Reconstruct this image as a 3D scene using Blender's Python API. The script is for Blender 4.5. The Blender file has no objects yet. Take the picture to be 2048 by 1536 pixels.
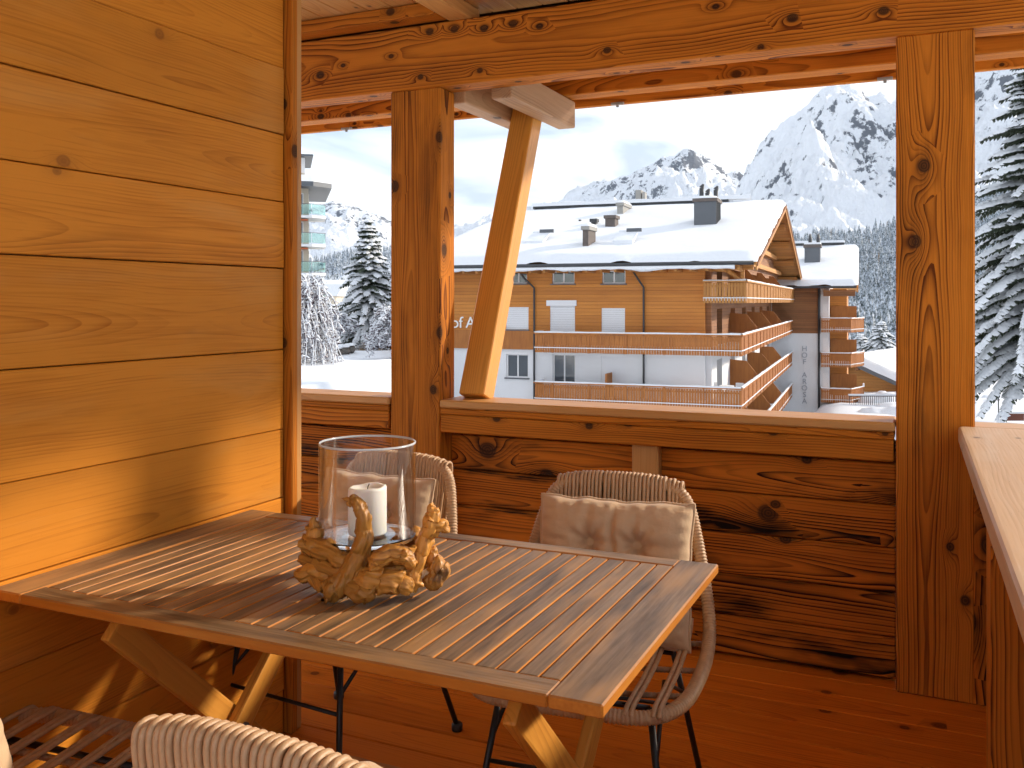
import bpy, bmesh, math, random
from mathutils import Vector, Matrix, noise
R = math.radians
SC = bpy.context.scene
COL = SC.collection
# ------------------------------------------------------------------ camera
A = R(24.5); F = 1850.0; H = 1.37; V0 = 603.0
cam = bpy.data.cameras.new('camera'); cam.sensor_width = 36.0; cam.lens = 36.0 * F / 2048.0
cam.shift_y = -(768.0 - V0) / 2048.0; cam.clip_start = 0.05; cam.clip_end = 20000.0
camo = bpy.data.objects.new('camera', cam); COL.objects.link(camo)
camo.location = (0, 0, H); camo.rotation_euler = (R(90), 0, A); SC.camera = camo
# ------------------------------------------------------------------ world
SUN_EL = R(21.5); SUN_PHI = R(42)          # phi: from +X towards +Y
world = bpy.data.worlds.new('World'); SC.world = world; world.use_nodes = True
wn = world.node_tree; wn.nodes.clear()
wo = wn.nodes.new('ShaderNodeOutputWorld'); wb = wn.nodes.new('ShaderNodeBackground'); wb.inputs['Strength'].default_value = 0.14
sky = wn.nodes.new('ShaderNodeTexSky'); sky.sky_type = 'NISHITA'; sky.sun_disc = False
sky.sun_elevation = SUN_EL; sky.sun_rotation = R(90) - SUN_PHI; sky.altitude = 1800; sky.air_density = 1.0; sky.dust_density = 1.0
tcw = wn.nodes.new('ShaderNodeTexCoord'); mpw = wn.nodes.new('ShaderNodeMapping'); mpw.inputs['Scale'].default_value = (1.6, 1.6, 5.0)
nzw = wn.nodes.new('ShaderNodeTexNoise'); nzw.inputs['Scale'].default_value = 1.5; nzw.inputs['Detail'].default_value = 6; nzw.inputs['Roughness'].default_value = .55
nzw.inputs['Distortion'].default_value = .6
crw = wn.nodes.new('ShaderNodeValToRGB'); crw.color_ramp.elements[0].position = .33; crw.color_ramp.elements[0].color = (.60, .60, .60, 1)
crw.color_ramp.elements[1].position = .60; crw.color_ramp.elements[1].color = (.97, .97, .97, 1)
mxw = wn.nodes.new('ShaderNodeMix'); mxw.data_type = 'RGBA'; mxw.inputs['B'].default_value = (4.9, 5.4, 6.1, 1)
wn.links.new(tcw.outputs['Generated'], mpw.inputs['Vector']); wn.links.new(mpw.outputs[0], nzw.inputs['Vector'])
wn.links.new(nzw.outputs['Fac'], crw.inputs['Fac']); wn.links.new(crw.outputs['Color'], mxw.inputs['Factor'])
nz2 = wn.nodes.new('ShaderNodeTexNoise'); nz2.inputs['Scale'].default_value = 3.2; nz2.inputs['Detail'].default_value = 5; nz2.inputs['Distortion'].default_value = .8
cr2 = wn.nodes.new('ShaderNodeValToRGB'); cr2.color_ramp.elements[0].position = .34; cr2.color_ramp.elements[0].color = (3.0, 3.35, 3.85, 1); cr2.color_ramp.elements[1].position = .56; cr2.color_ramp.elements[1].color = (5.9, 6.0, 6.15, 1)
wn.links.new(mpw.outputs[0], nz2.inputs['Vector']); wn.links.new(nz2.outputs['Fac'], cr2.inputs['Fac']); wn.links.new(cr2.outputs['Color'], mxw.inputs['B'])
wn.links.new(sky.outputs['Color'], mxw.inputs['A']); wn.links.new(mxw.outputs['Result'], wb.inputs['Color']); wn.links.new(wb.outputs[0], wo.inputs['Surface'])
# ------------------------------------------------------------------ sun
sl = bpy.data.lights.new('sun', 'SUN'); sl.energy = 3.0; sl.angle = R(3.6); sl.color = (1.0, .87, .70)
so = bpy.data.objects.new('sun', sl); COL.objects.link(so); so.location = (8, 6, 9)
sd = Vector((math.cos(SUN_PHI) * math.cos(SUN_EL), math.sin(SUN_PHI) * math.cos(SUN_EL), math.sin(SUN_EL)))
so.rotation_euler = sd.to_track_quat('Z', 'Y').to_euler()
# ------------------------------------------------------------------ render settings
SC.view_settings.view_transform = 'Standard'; SC.view_settings.look = 'None'; SC.view_settings.gamma = 1.0
SC.view_settings.use_curve_mapping = False; SC.view_settings.exposure = 0.85
SC.render.engine = 'CYCLES'; cy = SC.cycles
cy.use_denoising = True; cy.denoiser = 'OPENIMAGEDENOISE'; cy.max_bounces = 8; cy.diffuse_bounces = 4; cy.glossy_bounces = 3
cy.transmission_bounces = 8; cy.transparent_max_bounces = 12; cy.caustics_reflective = False; cy.caustics_refractive = False
cy.sample_clamp_indirect = 8.0; cy.use_adaptive_sampling = True; cy.adaptive_threshold = .04

# ================================================================== helpers
CR = Vector((math.cos(A), math.sin(A), 0)); CF = Vector((-math.sin(A), math.cos(A), 0))
def ld(lat, dep, z): return CR * lat + CF * dep + Vector((0, 0, z))
def px(u, v, dep): return ld((u - 1024) / F * dep, dep, H - (v - V0) / F * dep)
W = {}
def reg(o, M): W[o] = M; return o
def me_obj(name, me, mat, parent=None, M=None, smooth=False, world=True):
    """mesh object; M is a world matrix (world=True) or local to parent."""
    o = bpy.data.objects.new(name, me); COL.objects.link(o)
    if mat is not None and not me.materials: me.materials.append(MATS[mat] if isinstance(mat, str) else mat)
    M = M if M is not None else Matrix.Identity(4)
    if parent is not None:
        o.parent = parent
        if not world: M = W[parent] @ M
        o.matrix_basis = W[parent].inverted() @ M
    else: o.matrix_basis = M
    W[o] = M
    if smooth and len(me.polygons): me.polygons.foreach_set('use_smooth', [True] * len(me.polygons))
    return o
def tag(o, label=None, cat=None, group=None, kind=None):
    if label: o['label'] = label
    if cat: o['category'] = cat
    if group: o['group'] = group
    if kind: o['kind'] = kind
    return o
def thing(name, loc=(0, 0, 0), rz=0.0, label=None, cat=None, group=None, kind=None):
    o = bpy.data.objects.new(name, None); COL.objects.link(o); o.empty_display_size = .1
    M = Matrix.Translation(Vector(loc)) @ Matrix.Rotation(rz, 4, 'Z'); o.matrix_basis = M; W[o] = M
    return tag(o, label, cat, group, kind)
def mesh(name, v, f):
    me = bpy.data.meshes.new(name); me.from_pydata([tuple(p) for p in v], [], f); me.update(); return me
_bc = {}
def box_mesh(l, w, t, b=.003, seg=1):
    k = (round(l, 4), round(w, 4), round(t, 4), b, seg)
    if k in _bc: return k, _bc[k]
    bm = bmesh.new(); bmesh.ops.create_cube(bm, size=1.0, matrix=Matrix.Diagonal((l, w, t, 1)))
    if b > 0: bmesh.ops.bevel(bm, geom=list(bm.edges), offset=min(b, .3 * min(l, w, t)), segments=seg, affect='EDGES', profile=.6)
    me = bpy.data.meshes.new('board'); bm.to_mesh(me); bm.free(); _bc[k] = {'_': me}
    return k, _bc[k]
def board(name, c, ex, ey, l, w, t, mat, parent=None, b=.003, seg=1):
    """box centred at c, length l along ex, width w along ey, thickness t along ex x ey. grain runs along ex"""
    k, d = box_mesh(l, w, t, b, seg)
    if mat not in d:
        m2 = d['_'].copy(); m2.materials.append(MATS[mat]); d[mat] = m2
    ex = Vector(ex).normalized(); ey = Vector(ey); ey = (ey - ex * ey.dot(ex)).normalized(); ez = ex.cross(ey)
    M = Matrix(((ex.x, ey.x, ez.x, c[0]), (ex.y, ey.y, ez.y, c[1]), (ex.z, ey.z, ez.z, c[2]), (0, 0, 0, 1)))
    return me_obj(name, d[mat], None, parent, M)
def bx(name, x0, x1, y0, y1, z0, z1, mat, parent=None, axis=None, b=.003, seg=1):
    """world aligned box, grain along the longest (or given) axis"""
    d = (x1 - x0, y1 - y0, z1 - z0); c = ((x0 + x1) / 2, (y0 + y1) / 2, (z0 + z1) / 2)
    ax = axis if axis is not None else max(range(3), key=lambda i: d[i])
    oth = [i for i in range(3) if i != ax]; wi = max(oth, key=lambda i: d[i]); ti = [i for i in oth if i != wi][0]
    E = [Vector((1, 0, 0)), Vector((0, 1, 0)), Vector((0, 0, 1))]
    return board(name, c, E[ax], E[wi], d[ax], d[wi], d[ti], mat, parent, b, seg)
class MB:
    def __init__(s): s.v = []; s.f = []
    def box(s, x0, x1, y0, y1, z0, z1):
        n = len(s.v)
        for x in (x0, x1):
            for y in (y0, y1):
                for z in (z0, z1): s.v.append((x, y, z))
        for q in ((0, 1, 3, 2), (4, 6, 7, 5), (0, 4, 5, 1), (2, 3, 7, 6), (0, 2, 6, 4), (1, 5, 7, 3)): s.f.append([n + i for i in q])
        return s
    def obox(s, c, ex, ey, ez, l, w, t):
        n = len(s.v); c = Vector(c)
        for i in (-.5, .5):
            for j in (-.5, .5):
                for k in (-.5, .5): s.v.append(c + ex * (l * i) + ey * (w * j) + ez * (t * k))
        for q in ((0, 1, 3, 2), (4, 6, 7, 5), (0, 4, 5, 1), (2, 3, 7, 6), (0, 2, 6, 4), (1, 5, 7, 3)): s.f.append([n + i for i in q])
        return s
    def tube(s, pts, rad, sides=8, cap=True, closed=False):
        pts = [Vector(p) for p in pts]; n = len(pts)
        if not isinstance(rad, (list, tuple)): rad = [rad] * n
        base = len(s.v); up = None
        for i in range(n):
            a = pts[i - 1] if (i > 0 or closed) else pts[i]; b = pts[(i + 1) % n] if (i < n - 1 or closed) else pts[i]
            t = (b - a).normalized()
            if up is None:
                up = Vector((0, 0, 1)) if abs(t.z) < .9 else Vector((1, 0, 0))
            nn = (up - t * up.dot(t)).normalized(); bb = t.cross(nn); up = nn
            for k in range(sides):
                an = 2 * math.pi * k / sides
                s.v.append(pts[i] + (nn * math.cos(an) + bb * math.sin(an)) * rad[i])
        m = n if closed else n - 1
        for i in range(m):
            for k in range(sides):
                a = base + i * sides + k; b2 = base + i * sides + (k + 1) % sides
                c = base + ((i + 1) % n) * sides + (k + 1) % sides; d = base + ((i + 1) % n) * sides + k
                s.f.append([a, b2, c, d])
        if cap and not closed:
            s.f.append([base + k for k in range(sides)][::-1]); s.f.append([base + (n - 1) * sides + k for k in range(sides)])
        return s
    def lathe(s, prof, sides=32, c=(0, 0, 0)):
        base = len(s.v); n = len(prof)
        for r, z in prof:
            for k in range(sides):
                an = 2 * math.pi * k / sides; s.v.append((c[0] + r * math.cos(an), c[1] + r * math.sin(an), c[2] + z))
        for i in range(n - 1):
            for k in range(sides):
                s.f.append([base + i * sides + k, base + i * sides + (k + 1) % sides, base + (i + 1) * sides + (k + 1) % sides, base + (i + 1) * sides + k])
        return s
    def disc(s, r, z, sides=32, c=(0, 0, 0)):
        b = len(s.v)
        for k in range(sides):
            an = 2 * math.pi * k / sides; s.v.append((c[0] + r * math.cos(an), c[1] + r * math.sin(an), c[2] + z))
        s.f.append(list(range(b, b + sides))); return s
    def build(s, name, mat, parent=None, M=None, smooth=False, world=False):
        me = mesh(name, s.v, s.f)
        return me_obj(name, me, mat, parent, M, smooth, world if parent is not None else True)
def catmull(P, n=6, closed=False):
    P = [Vector(p) for p in P]; out = []; m = len(P)
    rng = m if closed else m - 1
    for i in range(rng):
        p0 = P[(i - 1) % m] if (closed or i > 0) else P[0]; p1 = P[i]; p2 = P[(i + 1) % m]; p3 = P[(i + 2) % m] if (closed or i < m - 2) else P[-1]
        for k in range(n):
            t = k / n
            out.append(.5 * ((2 * p1) + (-p0 + p2) * t + (2 * p0 - 5 * p1 + 4 * p2 - p3) * t * t + (-p0 + 3 * p1 - 3 * p2 + p3) * t ** 3))
    if not closed: out.append(P[-1])
    return out
def interp(tab, x):
    if x <= tab[0][0]: return tab[0][1]
    for (a, b), (c, d) in zip(tab, tab[1:]):
        if x <= c:
            return b + (d - b) * (x - a) / (c - a)
    return tab[-1][1]
def sstep(a, b, x):
    t = max(0., min(1., (x - a) / (b - a))); return t * t * (3 - 2 * t)

# ================================================================== materials
MATS = {}
class G:
    def __init__(s, name):
        s.m = bpy.data.materials.new(name); s.m.use_nodes = True; s.nt = s.m.node_tree; s.nt.nodes.clear()
        s.out = s.nt.nodes.new('ShaderNodeOutputMaterial'); MATS[name] = s.m
    def n(s, typ, props=None, **ins):
        nd = s.nt.nodes.new('ShaderNode' + typ)
        for k, v in (props or {}).items(): setattr(nd, k, v)
        for k, v in ins.items(): s.put(nd, k, v)
        return nd
    def put(s, nd, k, v):
        k = k.replace('_', ' ') if isinstance(k, str) and k.replace('_', ' ') in nd.inputs else k
        sk = nd.inputs[k]
        if hasattr(v, 'is_output') or isinstance(v, bpy.types.NodeSocket): s.nt.links.new(v, sk)
        else: sk.default_value = v
    def ma(s, op, a, b=None, c=None, clamp=False):
        nd = s.nt.nodes.new('ShaderNodeMath'); nd.operation = op; nd.use_clamp = clamp
        for i, q in enumerate((a, b, c)):
            if q is not None: s.put(nd, i, q)
        return nd.outputs[0]
    def vm(s, op, a, b=None):
        nd = s.nt.nodes.new('ShaderNodeVectorMath'); nd.operation = op
        s.put(nd, 0, a)
        if b is not None: s.put(nd, 1, b)
        return nd.outputs[0]
    def xyz(s, x, y, z):
        nd = s.nt.nodes.new('ShaderNodeCombineXYZ')
        for i, q in enumerate((x, y, z)): s.put(nd, i, q)
        return nd.outputs[0]
    def sep(s, v):
        nd = s.nt.nodes.new('ShaderNodeSeparateXYZ'); s.put(nd, 0, v); return nd.outputs
    def noise(s, vec, scale=1, detail=2, rough=.5, dist=0):
        nd = s.nt.nodes.new('ShaderNodeTexNoise'); s.put(nd, 'Vector', vec)
        for k, v in (('Scale', scale), ('Detail', detail), ('Roughness', rough), ('Distortion', dist)): nd.inputs[k].default_value = v
        return nd.outputs['Fac']
    def mix(s, f, a, b, mode='MIX'):
        nd = s.nt.nodes.new('ShaderNodeMix'); nd.data_type = 'RGBA'; nd.blend_type = mode
        s.put(nd, 'Factor', f)
        for k, v in (('A', a), ('B', b)):
            if isinstance(v, tuple) and len(v) == 3: v = v + (1,)
            for sk in nd.inputs:
                if sk.name == k and sk.type == 'RGBA':
                    if isinstance(v, tuple): sk.default_value = v
                    else: s.nt.links.new(v, sk)
        return [o for o in nd.outputs if o.type == 'RGBA'][0]
    def ss(s, a, b, x):
        nd = s.nt.nodes.new('ShaderNodeMapRange'); nd.interpolation_type = 'SMOOTHSTEP'
        s.put(nd, 'Value', x); s.put(nd, 'From Min', a); s.put(nd, 'From Max', b); return nd.outputs[0]
    def bump(s, h, strength=.2, dist=.01):
        nd = s.nt.nodes.new('ShaderNodeBump'); s.put(nd, 'Height', h); nd.inputs['Strength'].default_value = strength; nd.inputs['Distance'].default_value = dist
        return nd.outputs[0]
    def bsdf(s, **kw):
        nd = s.nt.nodes.new('ShaderNodeBsdfPrincipled')
        for k, v in kw.items():
            k = k.replace('_', ' ')
            if isinstance(v, tuple) and len(v) == 3 and 'olor' in k: v = v + (1,)
            s.put(nd, k, v)
        s.nt.links.new(nd.outputs[0], s.out.inputs['Surface']); return nd

def wood(name, light, dark, ring=.009, contrast=.8, ks=4.0, thr=.55, kr=(.06, .12), kcol=(.035, .016, .008), stain=0., scol=(.02, .010, .006),
         rough=.5, bump=.25, fiber=.35, blot=.5, pith=.05, z0=.03, vary=.25, kdark=.95, wear=0., wcol=(.6, .4, .22), coat=0., spec=.35, zamp=.11):
    g = G(name)
    tc = g.n('TexCoord'); P = tc.outputs['Object']; rn = g.n('ObjectInfo').outputs['Random']
    x, y, z = g.sep(P)
    off = g.xyz(g.ma('MULTIPLY', rn, 61.7), g.ma('MULTIPLY', rn, 23.1), g.ma('MULTIPLY', rn, 47.3)); Pn = g.vm('ADD', P, off)
    n1 = g.ma('SUBTRACT', g.noise(g.vm('MULTIPLY', Pn, (1.6, 2.5, 2.5)), 1, 1), .5)
    n2 = g.ma('SUBTRACT', g.noise(g.vm('MULTIPLY', g.vm('ADD', Pn, (11., 7., 3.)), (1.1, 1.2, 1.2)), 1, 0), .5)
    n3 = g.ma('SUBTRACT', g.noise(g.vm('MULTIPLY', Pn, (7., 30., 30.)), 1, 0), .5)
    y0 = g.ma('MULTIPLY', g.ma('SUBTRACT', g.ma('FRACT', g.ma('MULTIPLY', rn, 13.7)), .5), pith * 2)
    yy = g.ma('ADD', g.ma('SUBTRACT', y, y0), g.ma('MULTIPLY', n1, .05)); zz = g.ma('ADD', g.ma('ADD', z, z0), g.ma('MULTIPLY', n2, zamp))
    vx = g.ma('MULTIPLY_ADD', x, ks, g.ma('MULTIPLY', rn, 97.)); vy = g.ma('MULTIPLY_ADD', g.ma('ADD', y, z), ks, g.ma('MULTIPLY', rn, 31.))
    V = g.xyz(vx, vy, 0.0)
    vo = g.n('TexVoronoi', {'voronoi_dimensions': '2D'}, Vector=V, Scale=1.0, Randomness=1.0)
    cr = g.n('SeparateColor', Color=vo.outputs['Color']).outputs
    dl = g.vm('SUBTRACT', V, vo.outputs['Position']); dx, dy, dz = g.sep(dl)
    wob = g.ma('MULTIPLY', n3, .03)
    dist = g.ma('ADD', g.ma('SQRT', g.ma('ADD', g.ma('POWER', g.ma('MULTIPLY', dx, .8), 2.), g.ma('MULTIPLY', dy, dy))), wob)
    de = g.ma('SQRT', g.ma('ADD', g.ma('POWER', g.ma('MULTIPLY', dx, .45), 2.), g.ma('MULTIPLY', dy, dy)))
    pres = g.ma('GREATER_THAN', cr[0], thr)
    rk = g.ma('MULTIPLY_ADD', g.ma('POWER', cr[1], 1.6), kr[1] - kr[0], kr[0])
    km = g.ma('MULTIPLY', pres, g.ma('SUBTRACT', 1., g.ss(g.ma('MULTIPLY', rk, .7), g.ma('MULTIPLY', rk, 1.1), dist)))
    gau = g.ma('EXPONENT', g.ma('MULTIPLY', g.ma('POWER', g.ma('DIVIDE', de, g.ma('MULTIPLY', rk, 1.55)), 2.), -1.))
    bend = g.ma('MULTIPLY', g.ma('MULTIPLY', pres, gau), g.ma('MULTIPLY', rk, 1.8 / ks))
    Rr = g.ma('ADD', g.ma('SQRT', g.ma('ADD', g.ma('MULTIPLY', yy, yy), g.ma('MULTIPLY', zz, zz))), bend)
    ph = g.ma('ADD', g.ma('DIVIDE', Rr, ring), g.ma('MULTIPLY', n3, .35))
    fr = g.ma('FRACT', ph); prof = g.ma('MULTIPLY', g.ma('POWER', fr, 2.2), g.ma('SUBTRACT', 1., g.ss(.93, 1., fr)))
    wr_ = g.n('TexWhiteNoise', {'noise_dimensions': '1D'}, W=g.ma('ADD', g.ma('FLOOR', ph), g.ma('MULTIPLY', g.ma('FLOOR', g.ma('MULTIPLY', rn, 997.)), 1.0))).outputs['Value']
    prof = g.ma('MULTIPLY', prof, g.ma('MULTIPLY_ADD', wr_, 1.0, .28))
    fib = g.noise(g.vm('MULTIPLY', Pn, (4., 160., 160.)), 1, 1); blo = g.noise(g.vm('MULTIPLY', Pn, (1.3, 6., 6.)), 1, 3, .6)
    rvar = g.noise(g.vm('MULTIPLY', Pn, (1.0, 9., 9.)), 1, 0)
    t = g.ma('MULTIPLY', prof, g.ma('MULTIPLY', g.ma('MULTIPLY_ADD', rvar, 1.3, .35), contrast))
    t = g.ma('MULTIPLY_ADD', g.ma('SUBTRACT', fib, .5), fiber, t); t = g.ma('MULTIPLY_ADD', g.ma('SUBTRACT', blo, .5), blot, t, True)
    col = g.mix(t, light, dark)
    if wear > 0:
        wv = g.ma('MULTIPLY', g.ss(.5, .75, g.noise(g.vm('MULTIPLY', g.vm('ADD', Pn, (5., 5., 5.)), (2., 7., 7.)), 1, 4)), wear)
        col = g.mix(wv, col, wcol)
    halo = g.ma('MULTIPLY', pres, g.ma('EXPONENT', g.ma('MULTIPLY', g.ma('POWER', g.ma('DIVIDE', de, g.ma('MULTIPLY', rk, 1.25)), 2.), -1.)))
    col = g.mix(g.ma('MULTIPLY', halo, .45 * kdark), col, kcol)
    kr_ = g.ma('MULTIPLY_ADD', g.ma('SINE', g.ma('MULTIPLY', dist, 190.)), .12, .86)
    col = g.mix(g.ma('MULTIPLY', km, g.ma('MULTIPLY', kr_, kdark)), col, kcol)
    if stain > 0:
        sn = g.ss(.50, .72, g.noise(g.vm('MULTIPLY', g.vm('ADD', Pn, (3., 9., 1.)), (1.7, 8., 8.)), 1, 4, .6))
        sf = g.ma('MULTIPLY', g.ma('MULTIPLY', sn, g.ma('MULTIPLY_ADD', prof, .75, .35)), stain, None, True)
        col = g.mix(sf, col, scol)
    hv = g.n('HueSaturation', None, Color=col, Value=g.ma('MULTIPLY_ADD', g.ma('FRACT', g.ma('MULTIPLY', rn, 7.31)), vary, 1 - vary * .5))
    hgt = g.noise(g.vm('MULTIPLY', Pn, (5., 130., 130.)), 1, 0)
    ro = g.ma('MULTIPLY_ADD', fib, .2, rough - .1)
    kw = dict(Base_Color=hv.outputs[0], Roughness=ro, Normal=g.bump(hgt, bump, .004))
    kw['Specular IOR Level'] = spec
    b = g.bsdf(**kw)
    if coat: b.inputs['Coat Weight'].default_value = coat; b.inputs['Coat Roughness'].default_value = .25
    return g
wood('wood_wall', (.64, .240, .025), (.35, .100, .009), ring=.007, contrast=.42, ks=3.4, thr=.60, kr=(.03, .07), kcol=(.22, .075, .016), kdark=.65, rough=.55, bump=.10, fiber=.8, blot=1.45, vary=.22, wear=.40, wcol=(.64, .32, .085), spec=.10, stain=.40, scol=(.24, .078, .012))
wood('wood_beam', (.56, .184, .018), (.15, .034, .004), ring=.009, contrast=1.0, ks=7.0, thr=.60, kr=(.07, .14), rough=.6, bump=.2, fiber=.5, blot=.9, stain=.5, pith=.09, z0=.05, vary=.16, spec=.10, scol=(.10, .026, .005), zamp=.08)
wood('wood_post', (.57, .188, .018), (.13, .030, .004), ring=.0066, contrast=1.15, ks=4.6, thr=.60, kr=(.06, .13), rough=.6, bump=.3, fiber=.5, blot=.9, stain=.9, pith=.04, z0=.02, vary=.10, spec=.10, scol=(.055, .017, .005), zamp=.065)
wood('wood_plank', (.56, .168, .015), (.035, .009, .003), ring=.0105, contrast=1.25, ks=3.6, thr=.52, kr=(.06, .14), rough=.65, bump=.3, fiber=.45, blot=1.2, stain=2.2, pith=.06, z0=.02, vary=.3, spec=.10, scol=(.010, .005, .003), zamp=.09)
wood('wood_floor', (.68, .205, .018), (.42, .095, .008), ring=.010, contrast=.6, ks=3.4, thr=.74, kr=(.05, .09), kcol=(.14, .035, .006), rough=.55, bump=.08, fiber=.55, blot=1.0, vary=.40, spec=.12, stain=.5, scol=(.20, .05, .008))
wood('wood_pale', (.58, .29, .085), (.38, .150, .034), ring=.010, contrast=.7, ks=4.6, thr=.70, kr=(.03, .07), kcol=(.10, .04, .015), rough=.5, bump=.12, fiber=.4, blot=.7, vary=.14, wear=.35, wcol=(.64, .42, .22))
wood('wood_cap', (.60, .40, .235), (.42, .235, .11), ring=.010, contrast=.5, ks=5., thr=.74, kr=(.03, .06), kcol=(.12, .06, .03), rough=.5, bump=.12, fiber=.4, blot=.7, vary=.10, wear=.5, wcol=(.62, .50, .38))
wood('wood_grey', (.44, .255, .125), (.27, .135, .055), ring=.010, contrast=.6, ks=4.6, thr=.74, kr=(.05, .10), kcol=(.06, .035, .02), rough=.6, bump=.2, fiber=.4, blot=.7, vary=.12, stain=.4, scol=(.10, .06, .04))
wood('wood_leg', (.62, .275, .045), (.38, .130, .018), ring=.010, contrast=.55, ks=6., thr=.80, kr=(.05, .09), rough=.4, bump=.1, fiber=.3, blot=.45)
wood('drift', (.50, .225, .042), (.14, .050, .010), ring=.011, contrast=.5, ks=9., thr=.70, kr=(.06, .16), kcol=(.13, .06, .02), rough=.45, bump=.9, fiber=.9, blot=1.2, stain=.75, scol=(.09, .04, .014), vary=.75, pith=.01, z0=.0)

def weathered(name):
    g = G(name); tc = g.n('TexCoord'); P = tc.outputs['Object']; rn = g.n('ObjectInfo').outputs['Random']
    off = g.xyz(g.ma('MULTIPLY', rn, 61.7), g.ma('MULTIPLY', rn, 23.1), g.ma('MULTIPLY', rn, 47.3)); Pn = g.vm('ADD', P, off)
    f1 = g.noise(g.vm('MULTIPLY', Pn, (5., 150., 150.)), 1, 3); f2 = g.noise(g.vm('MULTIPLY', Pn, (4., 26., 26.)), 1, 4, .6)
    f3 = g.noise(g.vm('MULTIPLY', g.vm('ADD', Pn, (4., 4., 4.)), (3., 12., 12.)), 1, 3)
    t = g.ma('MULTIPLY_ADD', g.ma('SUBTRACT', f1, .5), .7, g.ma('MULTIPLY_ADD', g.ma('SUBTRACT', f2, .5), 1.7, .5), True)
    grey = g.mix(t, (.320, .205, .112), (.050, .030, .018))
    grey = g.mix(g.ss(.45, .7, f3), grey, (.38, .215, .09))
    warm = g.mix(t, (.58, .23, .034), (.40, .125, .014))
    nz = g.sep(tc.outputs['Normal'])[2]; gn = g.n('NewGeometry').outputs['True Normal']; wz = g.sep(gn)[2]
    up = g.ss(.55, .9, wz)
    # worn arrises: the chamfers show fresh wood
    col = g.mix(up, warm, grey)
    hv = g.n('HueSaturation', None, Color=col, Value=g.ma('MULTIPLY_ADD', g.ma('FRACT', g.ma('MULTIPLY', rn, 7.31)), .34, .84))
    h = g.noise(g.vm('MULTIPLY', Pn, (5., 130., 130.)), 1, 0)
    g.bsdf(Base_Color=hv.outputs[0], Roughness=g.ma('MULTIPLY_ADD', f1, .25, .32), Normal=g.bump(h, .2, .003), **{'Specular IOR Level': .3})
weathered('teak')

def simple(name, col, rough=.6, var=0., scale=8., bump=0., metal=0., **kw):
    g = G(name)
    if var or bump:
        P = g.n('TexCoord').outputs['Object']; nz = g.noise(P, scale, 5, .6)
        c2 = tuple(max(0., q * (1 - var)) for q in col); c = g.mix(nz, tuple(min(1., q * (1 + var * .5)) for q in col), c2)
        a = dict(Base_Color=c, Roughness=rough, Metallic=metal)
        if bump: a['Normal'] = g.bump(nz, bump, .02)
    else: a = dict(Base_Color=col, Roughness=rough, Metallic=metal)
    a.update(kw); g.bsdf(**a); return g
simple('black_steel', (.012, .012, .013), .45)
simple('gap_dark', (.02, .008, .004), .9)
simple('groove', (.12, .045, .013), .9)
simple('rattan', (.55, .345, .185), .5, .45, 40., .2)
simple('rattan_dark', (.34, .21, .12), .55, .5, 40., .2)
simple('wick', (.03, .025, .02), .9)
simple('plaster', (.74, .75, .77), .85, .06, 1.2)
simple('metal_grey', (.11, .12, .135), .5, .15, 1.0, 0, .2)
simple('metal_dark', (.04, .042, .047), .5)
simple('white_paint', (.78, .78, .79), .6)
simple('shutter_white', (.72, .73, .76), .5)
simple('brick_chimney', (.13, .105, .095), .8, .4, 6.)
simple('concrete', (.33, .32, .30), .85, .2, 2.)
simple('red_brown', (.16, .05, .03), .7, .2, 3.)
simple('letter_grey', (.34, .37, .42), .6)
simple('letter_white', (.82, .82, .80), .5)
simple('bark', (.08, .055, .04), .9, .4, 8., .4)
simple('berry', (.12, .07, .09), .7, .3, 30.)
simple('orange_shade', (.55, .14, .05), .7)
simple('stone', (.16, .145, .13), .9, .5, 2.5, .5)
simple('cream_wall', (.60, .53, .42), .8, .1, .8)
simple('curtain', (.55, .50, .42), .8)
simple('inside', (.10, .085, .07), .9)
def snow_mat(name, s1=.25, s2=3., b=.25):
    g = G(name); P = g.n('NewGeometry').outputs['Position']
    n1 = g.noise(P, s1, 4, .55); n2 = g.noise(P, s2, 4, .6)
    c = g.mix(n1, (.71, .74, .79), (.77, .79, .82))
    h = g.ma('ADD', g.ma('MULTIPLY', n1, 1.), g.ma('MULTIPLY', n2, .25))
    bs = g.bsdf(Base_Color=c, Roughness=.65, Normal=g.bump(h, b, .4)); bs.inputs['Specular IOR Level'].default_value = .2
snow_mat('snow'); snow_mat('snow_fine', 1.5, 8., .2)
def fabric():
    g = G('cushion_fabric'); P = g.n('TexCoord').outputs['Object']
    wv = g.ma('ADD', g.ma('SINE', g.ma('MULTIPLY', g.sep(P)[0], 2600.)), g.ma('SINE', g.ma('MULTIPLY', g.sep(P)[2], 2600.)))
    n = g.noise(P, 14, 5, .6); n2 = g.noise(P, 60, 3)
    c = g.mix(n, (.64, .445, .265), (.55, .375, .215))
    bs = g.bsdf(Base_Color=c, Roughness=.85, Normal=g.bump(g.ma('MULTIPLY_ADD', n2, .6, n), .22, .012)); bs.inputs['Sheen Weight'].default_value = .25
fabric()
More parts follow.
